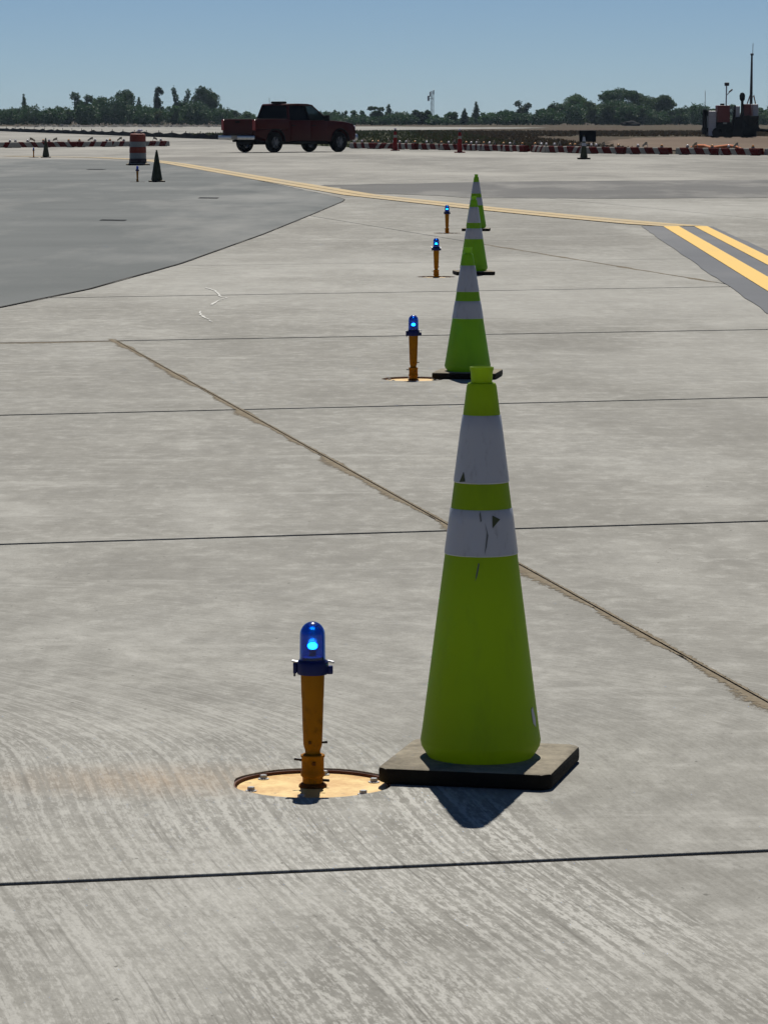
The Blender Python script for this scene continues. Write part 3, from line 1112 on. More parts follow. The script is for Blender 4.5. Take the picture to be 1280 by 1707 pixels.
# ------------------------------------------------------------------ striped drum
dr = thing('traffic_drum', (-7.58, 109.9, 0.006), 'orange and white striped drum with a warning light on top', 'drum')
bandz = [(0.09, 0.20, 'drum_dark'), (0.20, 0.375, 'drum_white'), (0.375, 0.555, 'drum_orange'), (0.555, 0.72, 'drum_white'), (0.72, 0.93, 'drum_orange')]
for k, (z0, z1, m) in enumerate(bandz):
    r0 = 0.272 - 0.030 * z0
    r1 = 0.272 - 0.030 * z1
    step = 0.006 if m == 'drum_white' else 0.0
    obj('stripe_band', lathe([(r0 - 0.02, z0), (r0 - step, z0 + 0.006), (r1 - step, z1 - 0.006), (r1 - 0.02, z1)], 36), m, dr, True)
obj('lid', lathe([(0.225, 0.93), (0.235, 0.945), (0.20, 0.965), (0.0005, 0.972)], 32), 'drum_orange', dr, True)
obj('rubber_base', lathe([(0.37, 0.0), (0.37, 0.035), (0.33, 0.05), (0.275, 0.075), (0.268, 0.095)], 36, cap0=True), 'rubber', dr, True)
obj('handle', tube([(-0.13, 0, 0.96), (-0.12, 0, 1.0), (0.12, 0, 1.0), (0.13, 0, 0.96)], 0.014), 'drum_orange', dr)
wl_ = obj('warning_light', box((0.02, -0.03, 1.005), (0.16, 0.07, 0.07), bevel=0.012), 'barr_white', dr)
obj('lens', lathe([(0.075, 1.03), (0.085, 1.05), (0.07, 1.09), (0.02, 1.105)], 20, cap1=True, cx=0.08, cy=-0.03), 'clear_lens', wl_, True)


# ------------------------------------------------------------------ orange delineator cones
def delineator(loc, label):
    d = thing('orange_cone', loc, label, 'traffic cone', 'orange cones by the far barriers')
    obj('body', lathe([(0.115, 0.04), (0.112, 0.07), (0.09, 0.45), (0.078, 0.62), (0.062, 0.84), (0.05, 0.86)], 24, cap1=True), 'orange_plastic', d, True)
    obj('reflective_collar', lathe([(0.082, 0.585), (0.083, 0.59), (0.073, 0.70), (0.071, 0.705)], 24), 'barr_white', d, True)
    obj('base', prism([(-.2, -.13), (-.13, -.2), (.13, -.2), (.2, -.13), (.2, .13), (.13, .2), (-.13, .2), (-.2, .13)], 'z', 0.002, 0.05, bevel=0.008), 'orange_plastic', d)
    wlb = obj('warning_light', box((0, 0, 0.91), (0.10, 0.06, 0.07), bevel=0.01), 'dark_metal', d)
    obj('lens', lathe([(0.055, 0.945), (0.06, 0.965), (0.045, 1.0), (0.01, 1.01)], 16, cap1=True), 'clear_lens', wlb, True)
    return d


d1 = delineator((0.50, 159.0, 0), 'orange cone with white collar nearer the truck, before the barriers')
dup(d1, (3.17, 149.4, 0), 0.4, 'orange cone with white collar right of the other orange cone')


# ------------------------------------------------------------------ low barricades
def barricade_proto(widths, tilt, lamps):
    b = thing('low_barricade', (0, 0, 0), '-', 'barricade', 'low orange and white barricades along the closed pavement')
    L, n = 2.40, 6
    x0 = -L / 2
    for k in range(n):
        w = widths[k % 2]
        if k:
            x0 += widths[1 - k % 2]
        sl = 0.07
        bm = bmesh.new()
        g = 0.006
        outs = []
        for x, s in ((x0 + g, sl), (x0 + w - g, sl)):
            ring = []
            for y, z in ((-0.15, 0.02), (0.15, 0.02), (0.145, 0.10), (0.115, 0.255), (0.085, 0.285), (-0.085, 0.285), (-0.115, 0.255), (-0.145, 0.10)):
                edge = (k == 0 and x < x0 + w / 2) or (k == n - 1 and x > x0 + w / 2)
                xx = x + (0 if edge else (z - 0.14) * 0.9)
                ring.append(bm.verts.new((xx, y, z)))
            outs.append(ring)
        for i in range(8):
            j = (i + 1) % 8
            bm.faces.new((outs[0][i], outs[0][j], outs[1][j], outs[1][i]))
        bm.faces.new(list(reversed(outs[0])))
        bm.faces.new(outs[1])
        obj('stripe_panel', bm, 'barr_orange' if k % 2 == 0 else 'barr_white', b)
    for sx in (-1, 1):
        obj('foot', box((sx * 0.85, 0, 0.012), (0.22, 0.34, 0.024), bevel=0.004), 'black', b)
    for sx in lamps:
        h = obj('warning_light', box((sx, 0, 0.315), (0.11, 0.08, 0.065), bevel=0.008), 'barr_white', b)
        obj('lens', lathe([(0.045, 0.345), (0.052, 0.36), (0.045, 0.40), (0.015, 0.415)], 12, cap1=True, cx=sx), 'amber_lens' if sx < 0 else 'clear_lens', h, True)
    fl = obj('flag_stick', tube([(0.05, 0.03, 0.28), (0.05 + 0.11 * tilt, 0.0, 0.50)], 0.010, 6), 'galv', b)
    bm = bmesh.new()
    rows = []
    for i in range(5):
        u = i / 4
        rows.append([bm.verts.new((0.05 + 0.05 * tilt + 0.30 * u * tilt, 0.015 + 0.04 * math.sin(u * 6), 0.385 - 0.10 * u * u + v * (0.12 - 0.03 * u))) for v in (0, 0.5, 1)])
    for a, c in zip(rows, rows[1:]):
        for j in range(2):
            bm.faces.new((a[j], c[j], c[j + 1], a[j + 1]))
    bmesh.ops.solidify(bm, geom=list(bm.faces), thickness=0.004)
    obj('flag', bm, 'barr_white', fl)
    return b


def along(path, spacing):
    pts = [Vector(p) for p in path]
    out = []
    carry = spacing / 2
    for a, b in zip(pts, pts[1:]):
        d = (b - a)
        L = d.length
        t = carry
        while t < L:
            p = a + d * (t / L)
            out.append((p.x, p.y, math.atan2(d.y, d.x)))
            t += spacing
        carry = t - L
    return out


ORD = ['first', 'second', 'third', 'fourth', 'fifth', 'sixth', 'seventh', 'eighth', 'ninth', 'tenth', 'eleventh', 'twelfth', 'thirteenth', 'fourteenth', 'fifteenth', 'sixteenth', 'seventeenth', 'eighteenth', 'nineteenth', 'twentieth', 'twenty-first', 'twenty-second', 'twenty-third', 'twenty-fourth', 'twenty-fifth']
bp = barricade_proto((0.50, 0.30), 1.0, (-0.72, 0.66))
bp2 = barricade_proto((0.34, 0.46), -1.3, (-0.98, 0.12, 0.95))
first2 = True
left_row = along([(-11.2, 184.2), (-15.0, 178.6), (-18.8, 173.2), (-22.6, 168.0)], 2.46)
right_row = along([(-1.55, 170.6), (3.5, 160.4), (8.75, 144.8), (14.8, 138.0), (22.0, 131.5)], 2.46)
first = True
rb = random.Random(4)
for rowname, row in (('left', left_row), ('right', right_row)):
    for i, (x, y, a) in enumerate(row):
        lab = ('low orange and white barricade, %s of the left row counted from the striped drum' if rowname == 'left'
               else 'low orange and white barricade, %s of the right row counted from the truck') % ORD[i]
        rz = a + rb.uniform(-0.13, 0.13) + (PI if rb.random() < 0.5 else 0)
        if first:
            bp.location, bp.rotation_euler, bp['label'] = (x, y, 0), (0, 0, rz), lab
            first = False
        elif first2:
            bp2.location, bp2.rotation_euler, bp2['label'] = (x, y, 0), (0, 0, rz), lab
            first2 = False
        else:
            dup(bp if rb.random() < 0.55 else bp2, (x + rb.uniform(-.12, .12), y + rb.uniform(-.12, .12), 0), rz, lab)

# rolled orange mesh lying behind the right row
bm = bmesh.new()
pts = [(13.0 + 0.25 * k, 151 - 0.12 * k, 0.16 + 0.05 * math.sin(k * 1.3)) for k in range(9)]
add_tube(bm, pts, [0.10, 0.15, 0.17, 0.15, 0.18, 0.16, 0.15, 0.14, 0.09], 10)
tag(obj('fence_roll', bm, 'fabric_orange', smooth=True), 'crumpled roll of orange fencing mesh behind the right barricades', 'fencing roll')

# ------------------------------------------------------------------ black sign seen from behind
sg = thing('taxiway_sign', (11.25, 197.3, -0.05), 'black back of a low square sign standing in dry grass', 'sign', None, R(3))
obj('panel', box((0, 0, 0.50), (0.92, 0.22, 0.62), bevel=0.02), 'black', sg)
obj('frame', box((0, 0, 0.815), (0.96, 0.26, 0.035), bevel=0.008), 'dark_metal', sg)
for sx in (-0.33, 0.33):
    obj('leg', tube([(sx, 0, 0.0), (sx, 0, 0.20)], 0.035, 10), 'dark_metal', sg)
obj('footing', box((0, 0, 0.02), (1.0, 0.5, 0.08), bevel=0.01), 'grey_paint', sg)

# ------------------------------------------------------------------ red pickup truck
tk = thing('pickup_truck', (-4.02, 152.4, 0), 'dark red pickup truck seen from its rear right corner', 'pickup truck', None, R(46))
tk.scale = (1.05, 1.05, 1.05)


def arch(cx, cz, r, n=9):
    return [(cx + r * math.cos(R(180 * k / (n - 1))), cz + r * math.sin(R(180 * k / (n - 1)))) for k in range(n)]


side = [(-2.86, 0.66), (-2.86, 0.95), (-1.02, 0.95), (-1.02, 1.30), (1.20, 1.30), (1.42, 1.29), (2.25, 1.23), (2.66, 1.15), (2.82, 1.02), (2.86, 0.80), (2.84, 0.52), (2.62, 0.46)]
side += [p for p in arch(1.95, 0.44, 0.50) if True]
side += [(1.30, 0.42), (-1.05, 0.42)]
side += arch(-1.72, 0.44, 0.50)
side += [(-2.40, 0.56)]
bd = obj('body', prism(side, 'y', -0.96, 0.96, bevel=0.035), 'car', tk, True)
for sy in (-1, 1):
    obj('bed_side', prism([(-2.86, 0.95), (-2.88, 1.31), (-2.80, 1.345), (-1.05, 1.345), (-1.02, 1.30), (-1.03, 0.95)], 'y', sy * 0.985, sy * 0.90, bevel=0.012), 'car', tk, True)
    # flared arches
    for ax in (1.95, -1.72):
        bm = bmesh.new()
        add_tube(bm, [(ax + 0.50 * math.cos(R(k)), sy * 0.965, 0.44 + 0.50 * math.sin(R(k))) for k in range(0, 181, 15)], 0.035, 8)
        obj('wheel_arch', bm, 'black', bd, True)
    # doors: recessed gaps, handles
    for x0, x1 in ((0.26, 1.16), (-0.88, 0.22)):
        d_ = obj('door', prism([(x0, 0.50), (x1, 0.50), (x1 + (0.06 if x1 > 1 else 0), 1.27), (x0 - 0.0, 1.27)], 'y', sy * 0.955, sy * 0.982, bevel=0.01), 'car', tk, True)
        obj('handle', box((x0 + 0.12, sy * 0.995, 1.08), (0.20, 0.03, 0.045), bevel=0.008), 'black', d_)
    obj('side_step', tube([(-0.95, sy * 1.0, 0.40), (1.15, sy * 1.0, 0.40)], 0.045, 10), 'black', tk)
    obj('tail_light', box((-2.885, sy * 0.90, 1.10), (0.06, 0.15, 0.42), bevel=0.015), 'tail_lens', tk)
    obj('headlight', box((2.80, sy * 0.78, 0.98), (0.14, 0.32, 0.20), bevel=0.03), 'clear_lens', tk)
    mr = obj('mirror', box((0.98, sy * 1.16, 1.38), (0.12, 0.22, 0.24), bevel=0.03), 'black', tk)
    obj('mirror_arm', box((1.0, sy * 1.01, 1.32), (0.06, 0.14, 0.05), bevel=0.01), 'black', mr)
tg = obj('tailgate', box((-2.885, 0, 1.02), (0.06, 1.64, 0.62), bevel=0.015), 'car', tk)
obj('handle', box((-2.925, 0, 1.22), (0.03, 0.24, 0.07), bevel=0.008), 'black', tg)
bpn = obj('rear_bumper', box((-3.0, 0, 0.60), (0.22, 1.92, 0.17), bevel=0.03), 'chrome', tk, True)
obj('licence_plate', box((-3.118, 0, 0.61), (0.012, 0.32, 0.15), bevel=0.003), 'barr_white', bpn)
obj('step_pad', box((-3.0, 0, 0.688), (0.18, 1.1, 0.012), bevel=0.003), 'black', bpn)
obj('hitch', box((-3.05, 0, 0.47), (0.25, 0.09, 0.09), bevel=0.01), 'black', tk)
obj('front_bumper', box((2.90, 0, 0.60), (0.22, 1.90, 0.26), bevel=0.05), 'chrome', tk, True)
obj('grille', box((2.865, 0, 0.97), (0.06, 1.10, 0.26), bevel=0.02), 'black', tk)
obj('underbody', box((0.0, 0, 0.42), (5.0, 1.1, 0.20), bevel=0.02), 'black', tk)
# cab: roof, pillars, panes
zb_, zt = 1.29, 1.90
yb, yt = 0.93, 0.74


def cabpt(x, t, sy):
    return (x, sy * (yb + (yt - yb) * t), zb_ + (zt - zb_) * t)


obj('roof', prism([(-0.86, 1.885), (-0.80, 1.945), (-0.30, 1.965), (0.25, 1.955), (0.58, 1.905), (0.56, 1.875)], 'y', -0.77, 0.77, bevel=0.02), 'car', tk, True)
for sy in (-1, 1):
    for (xb, xt, wd) in ((1.30, 0.52, 0.06), (0.24, 0.10, 0.09), (-0.96, -0.82, 0.10)):
        bm = bmesh.new()
        a0, a1 = Vector(cabpt(xb, 0, sy)), Vector(cabpt(xt, 1, sy))
        q = [a0 + Vector((-wd / 2, 0, 0)), a0 + Vector((wd / 2, 0, 0)), a1 + Vector((wd / 2, 0, 0)), a1 + Vector((-wd / 2, 0, 0))]
        inn = [v + Vector((0, -sy * 0.06, 0)) for v in q]
        A = [bm.verts.new(v) for v in q]
        B = [bm.verts.new(v) for v in inn]
        for i in range(4):
            j = (i + 1) % 4
            bm.faces.new((A[i], A[j], B[j], B[i]))
        bm.faces.new(A)
        bm.faces.new(list(reversed(B)))
        obj('pillar', bm, 'black' if xb == 0.24 else 'car', tk)

    def pane_obj(name, quad, mat):
        bm_ = bmesh.new()
        vs_ = [Vector(v) for v in quad]
        nrm = (vs_[1] - vs_[0]).cross(vs_[2] - vs_[0]).normalized() * 0.008
        A_ = [bm_.verts.new(v + nrm / 2) for v in vs_]
        B_ = [bm_.verts.new(v - nrm / 2) for v in vs_]
        for i in range(len(vs_)):
            j = (i + 1) % len(vs_)
            bm_.faces.new((A_[i], A_[j], B_[j], B_[i]))
        bm_.faces.new(A_)
        bm_.faces.new(list(reversed(B_)))
        return obj(name, bm_, mat, tk)
    ins = Vector((0, -sy * 0.03, 0))
    sh = lambda p: tuple(Vector(p) + ins)
    pane_obj('side_window', [sh(cabpt(0.28, 0, sy)), sh(cabpt(1.26, 0, sy)), sh(cabpt(0.50, 0.98, sy)), sh(cabpt(0.14, 0.98, sy))], 'window')
    pane_obj('side_window', [sh(cabpt(-0.92, 0, sy)), sh(cabpt(0.20, 0, sy)), sh(cabpt(0.06, 0.98, sy)), sh(cabpt(-0.78, 0.98, sy))], 'privacy')
pane_obj('windscreen', [(1.31, -0.88, 1.295), (1.31, 0.88, 1.295), (0.545, 0.71, 1.885), (0.545, -0.71, 1.885)], 'window')
pane_obj('rear_window', [(-0.985, 0.88, 1.30), (-0.985, -0.88, 1.30), (-0.84, -0.70, 1.885), (-0.84, 0.70, 1.885)], 'privacy')
for sy in (-0.42, 0.42):
    obj('seat', prism([(0.0, 0.9), (0.50, 0.9), (0.50, 1.06), (0.10, 1.10), (-0.06, 1.62), (-0.16, 1.60)], 'y', sy - 0.24, sy + 0.24, bevel=0.03), 'seat_cloth', tk)
obj('rear_seat', prism([(-0.85, 0.9), (-0.35, 0.9), (-0.35, 1.08), (-0.70, 1.12), (-0.78, 1.58), (-0.88, 1.56)], 'y', -0.7, 0.7, bevel=0.03), 'seat_cloth', tk)
obj('dashboard', box((1.05, 0, 1.24), (0.36, 1.6, 0.14), bevel=0.03), 'seat_cloth', tk)
lb = obj('light_bar', box((-0.62, 0, 2.005), (0.34, 0.60, 0.09), bevel=0.035), 'black', tk, True)
obj('light_bar_foot', box((-0.62, 0, 1.958), (0.20, 0.50, 0.03), bevel=0.008), 'dark_metal', lb)
obj('aerial', tube([(-0.70, 0.45, 1.95), (-0.72, 0.45, 2.20)], 0.008, 6), 'black', tk)
for wx in (1.95, -1.72):
    for sy in (-1, 1):
        w = bpy.data.objects.new('wheel', None)
        COL.objects.link(w)
        w.parent = tk
        w.location = (wx, sy * 0.84, 0.405)
        w.rotation_euler = (R(90) * sy, 0, 0)
        t0, t1 = -0.135, 0.135
        obj('tyre', lathe([(0.24, t0), (0.33, t0 - 0.004), (0.385, t0 + 0.02), (0.405, t0 + 0.06), (0.405, t1 - 0.06), (0.385, t1 - 0.02), (0.33, t1 + 0.004), (0.24, t1)], 36), 'tyre', w, True)
        bm = bmesh.new()
        add_lathe(bm, [(0.245, -0.10), (0.245, 0.11), (0.225, 0.115), (0.215, 0.03)], 36)
        add_lathe(bm, [(0.215, -0.05), (0.05, -0.03), (0.001, -0.03)], 36)
        for k in range(6):
            a = R(60 * k)
            m = Matrix.Rotation(a, 4, 'Z')
            add_box(bm, m @ Vector((-0.13 if False else 0.13, 0, -0.075)), (0.19, 0.055, 0.05), m, 0.008)
        add_lathe(bm, [(0.06, -0.12), (0.06, -0.06)], 16, cap0=True)
        obj('rim', bm, 'alloy', w, True)

# ------------------------------------------------------------------ machine on the dirt at right
mc = thing('equipment_trailer', (26.25, 271.5, -0.045), 'dark machine with red and grey panels standing on dirt', 'machine', None, R(4))
obj('chassis', box((0.1, 0, 0.62), (4.2, 1.7, 0.30), bevel=0.03), 'black', mc)
obj('skirt', box((0.1, -0.1, 0.30), (3.7, 1.5, 0.46), bevel=0.04), 'black', mc)
obj('end_plate', box((-1.98, -0.55, 1.20), (0.30, 0.5, 1.9), bevel=0.03), 'black', mc)
obj('roller_guard', lathe([(0.01, 0.0), (0.24, 0.05), (0.32, 0.22), (0.24, 0.42), (0.01, 0.47)], 18), 'black', mc, True, (-1.62, -0.6, 1.62))
obj('tank_panel', box((-1.45, -0.5, 1.08), (0.60, 0.9, 1.9), bevel=0.08), 'grey_paint', mc)
rc = obj('cabinet', box((-0.60, -0.45, 1.80), (0.95, 1.1, 1.30), bevel=0.05), 'red_paint', mc)
obj('cabinet_door', box((-0.60, -1.01, 1.75), (0.80, 0.03, 1.05), bevel=0.01), 'red_paint', rc)
obj('hatch', box((-0.62, -0.4, 2.52), (0.26, 0.5, 0.14), bevel=0.03), 'black', rc)
obj('engine_block', box((-0.55, -0.45, 0.92), (1.15, 1.3, 0.50), bevel=0.05), 'black', mc)
obj('headlamp', box((-0.52, -1.12, 1.10), (0.30, 0.05, 0.12), bevel=0.02), 'barr_white', mc)
obj('lift_arm', tube([(0.10, -0.6, 0.7), (0.28, -0.6, 1.7), (0.33, -0.6, 2.45)], [0.14, 0.11, 0.06], 8), 'black', mc)
obj('side_panel', box((0.52, -0.3, 1.75), (0.36, 0.7, 1.3), bevel=0.05), 'grey_paint', mc)
ht = obj('hopper', prism([(0.95, 1.3), (1.65, 1.3), (1.55, 2.55), (0.98, 2.55)], 'y', -0.5, 0.4, bevel=0.04), 'red_paint', mc)
obj('exhaust_stack', lathe([(0.28, 0.7), (0.22, 1.4), (0.12, 1.9), (0.10, 2.75), (0.20, 2.9), (0.22, 3.2), (0.14, 3.38), (0.02, 3.42)], 18), 'black', mc, True, (0.86, -0.65, 0))
obj('bucket', lathe([(0.30, 0.9), (0.55, 1.25), (0.62, 1.55), (0.55, 1.56), (0.35, 1.3)], 20), 'black', mc, True, (1.55, -0.7, 0.1))
obj('rear_panel', box((1.92, 0.0, 1.75), (0.45, 0.9, 1.6), bevel=0.06), 'grey_paint', mc)
obj('engine_cover', prism([(0.2, 0.7), (2.15, 0.7), (2.05, 1.45), (1.4, 1.7), (0.3, 1.55)], 'y', -0.85, 0.5, bevel=0.05), 'black', mc)
obj('drawbar', tube([(2.0, -0.2, 0.62), (3.0, -0.2, 0.55), (3.6, -0.2, 0.35)], 0.12, 8), 'black', mc)
obj('jockey_wheel', lathe([(0.10, -0.06), (0.17, -0.05), (0.17, 0.05), (0.10, 0.06)], 16), 'tyre', mc, True, (3.55, -0.2, 0.18)).rotation_euler = (R(90), 0, 0)
for wx in (-1.1, -0.1, 1.2):
    for sy in (-0.88, 0.88):
        w = obj('wheel', lathe([(0.01, -0.10), (0.30, -0.12), (0.38, -0.08), (0.38, 0.08), (0.30, 0.12), (0.01, 0.10)], 20), 'tyre', mc, True, (wx, sy, 0.385))
        w.rotation_euler = (R(90), 0, 0)
# thin light mast with lamp heads
lm = obj('lamp_mast', tube([(-0.30, -0.2, 2.40), (-0.28, -0.2, 4.0)], 0.05, 8), 'galv', mc)
obj('lamp_head', box((-0.26, -0.2, 4.05), (0.34, 0.25, 0.26), bevel=0.04), 'dark_metal', lm)
obj('lamp_head', box((0.04, -0.2, 3.55), (0.34, 0.18, 0.12), Matrix.Rotation(R(-38), 4, 'Y'), 0.03), 'barr_white', lm)
obj('lamp_arm', tube([(-0.28, -0.2, 3.20), (0.02, -0.2, 3.52)], 0.035, 6), 'galv', lm)
obj('whip_aerial', tube([(-1.95, -0.5, 2.15), (-1.96, -0.5, 3.55)], 0.022, 6), 'galv', mc)

# tall mast standing behind the machine
ms = thing('pole_mast', (28.45, 277.0, -0.1), 'tall slim pole mast rising behind the dark machine', 'mast')
obj('pole', tube([(0, 0, 0), (0, 0, 3.6), (0.02, 0, 6.4)], [0.14, 0.11, 0.07], 12), 'dark_metal', ms, True)
obj('head', box((0.03, 0, 6.45), (0.24, 0.2, 0.16), bevel=0.03), 'dark_metal', ms)
obj('aerial', tube([(0.08, 0, 6.5), (0.10, 0, 7.3)], 0.025, 6), 'barr_white', ms)
obj('brace', tube([(-0.42, 0, 2.3), (-0.02, 0, 3.5)], 0.045, 6), 'red_paint', ms)
obj('brace', tube([(0.42, 0, 2.3), (0.20, 0, 3.3), (0.02, 0, 3.0)], 0.05, 6), 'amber_paint', ms)

# ------------------------------------------------------------------ black silt fence along the far edge at left
sf = thing('silt_fence', (0, 0, -0.1), 'long low black fabric fence across the pale pavement at far left', 'fence')
path = [(-75, 549), (-42.6, 398), (-33, 352), (-25.2, 313), (-18, 277), (-11.0, 244)]
bm = bmesh.new()
prev = None
for a, b in zip(path, path[1:]):
    for q in range(16):
        p = Vector(a).lerp(Vector(b), q / 16)
        h = 0.42 + 0.06 * math.sin(p.y * 0.9) + random.uniform(-0.04, 0.04)
        x = p.x + random.uniform(-0.06, 0.06)
        cur = [bm.verts.new((x - 0.01, p.y, 0.0)), bm.verts.new((x - 0.01, p.y, h)), bm.verts.new((x + 0.01, p.y, h)), bm.verts.new((x + 0.01, p.y, 0.0))]
        if prev:
            for k in range(4):
                j = (k + 1) % 4
                bm.faces.new((prev[k], cur[k], cur[j], prev[j]))
        prev = cur
obj('fabric', bm, 'black', sf)
for a, b in zip(path, path[1:]):
    for q in range(5):
        p = Vector(a).lerp(Vector(b), (q + 0.5) / 5)
        obj('stake', box((p.x + 0.05, p.y, 0.30), (0.05, 0.05, 0.62)), 'bark', sf)

# ------------------------------------------------------------------ grass clumps
def tufts(name, n, region, hmin, hmax, mat, label):
    V, F = [], []
    k = 0
    while k < n:
        x, y = region()
        for b in range(3):
            a = random.uniform(0, PI)
            w = random.uniform(0.05, 0.12)
            h = random.uniform(hmin, hmax)
            lx, ly = random.uniform(-.12, .12), random.uniform(-.12, .12)
            i = len(V)
            V.extend([(x - w * math.cos(a), y - w * math.sin(a), -0.1), (x + w * math.cos(a), y + w * math.sin(a), -0.1), (x + lx, y + ly, -0.1 + h)])
            F.append((i, i + 1, i + 2))
            x += random.uniform(-.1, .1)
            y += random.uniform(-.1, .1)
        k += 1
    me = bpy.data.meshes.new(name)
    me.from_pydata(V, [], F)
    o = link(name, me, mat)
    return tag(o, label, 'grass', kind='stuff')


def edge_y(x):      # far edge of the pavement at the right
    pts = [(-1.3, 176), (3.7, 164), (9.0, 148.5), (14.9, 142), (26, 134), (62, 102)]
    for (x0, y0), (x1, y1) in zip(pts, pts[1:]):
        if x0 <= x <= x1:
            return y0 + (y1 - y0) * (x - x0) / (x1 - x0)
    return 176 if x < 0 else 102


def reg_dry():
    while True:
        x, y = random.uniform(3, 62), random.uniform(140, 420)
        if y > edge_y(x) + 1 and not (x > 12 and y < 300 and True) and random.random() < 120 / y + 0.2:
            return x, y


def reg_green():
    while True:
        x, y = random.uniform(-18, 8), random.uniform(172, 420)
        if y > 176 + max(0, (-1.3 - x)) * 7.2 and not (y > 440 + x * 5.5):
            return x, y


tufts('dry_grass', 9000, reg_dry, 0.08, 0.24, 'dry_grass', 'dry brown grass of the field beyond the right barricades')
tufts('green_grass', 4500, reg_green, 0.10, 0.26, 'green_grass', 'greener grass strip behind the truck')

# pale rubble at the foot of the wood
V, F = [], []
for k in range(420):
    x, y = random.uniform(-62, -20), random.uniform(590, 660)
    s = random.uniform(0.2, 0.7)
    i = len(V)
    for dx, dy, dz in ((-1, -1, 0), (1, -1, 0), (1, 1, 0), (-1, 1, 0), (0.2, 0, 1)):
        V.append((x + dx * s * random.uniform(.5, 1), y + dy * s * random.uniform(.5, 1), -0.1 + dz * s * random.uniform(.4, .9)))
    F += [(i, i + 1, i + 4), (i + 1, i + 2, i + 4), (i + 2, i + 3, i + 4), (i + 3, i, i + 4)]
M['rubble'] = simple('rubble_stone', (0.16, 0.15, 0.135), 0.9, scale=0.6)
me = bpy.data.meshes.new('rubble')
me.from_pydata(V, [], F)
tag(link('rubble', me, 'rubble'), 'pale rubble strewn along the foot of the left wood', 'rubble', kind='stuff')


# ------------------------------------------------------------------ trees
def leaf_cloud(lobes, dens, smin, smax, seed):
    """many small leaf clump faces filling the shells of several ellipsoids"""
    g = np.random.default_rng(seed)
    P = []
    for (cx, cy, cz, rx, ry, rz) in lobes:
        n = int(dens * (rx * rz + rx * ry + ry * rz) / 3)
        n = max(12, n)
        d = g.normal(size=(n, 3))
        d /= np.linalg.norm(d, axis=1)[:, None]
        r = g.uniform(0.15, 1.0, n) ** 0.5
        # ragged: push clumps in and out along a coarse direction noise
        bumps = 0.86 + 0.2 * np.sin(d[:, 0] * 5 + seed) * np.cos(d[:, 2] * 6 + seed * 2) + g.normal(0, 0.045, n)
        P.append(d * (r * bumps)[:, None] * np.array([rx, ry, rz]) + np.array([cx, cy, cz]))
    P = np.concatenate(P)
    n = len(P)
    u = g.normal(size=(n, 3))
    u /= np.linalg.norm(u, axis=1)[:, None]
    v = np.cross(u, g.normal(size=(n, 3)))
    v /= np.linalg.norm(v, axis=1)[:, None]
    s = g.uniform(smin, smax, n)[:, None]
    A = P - u * s - v * s * 0.6
    B = P + u * s - v * s * 0.35
    C_ = P + u * s * 0.5 + v * s * 0.7
    D = P - u * s * 0.7 + v * s * 0.55
    verts = np.stack([A, B, C_, D], 1).reshape(-1, 3)
    return verts, np.arange(4 * n).reshape(-1, 4)


def cloud_mesh(name, lobes, dens, smin, smax, seed):
    v, f = leaf_cloud(lobes, dens, smin, smax, seed)
    me = bpy.data.meshes.new(name)
    me.from_pydata(v.tolist(), [], f.tolist())
    return me


F_PX = 5918.0


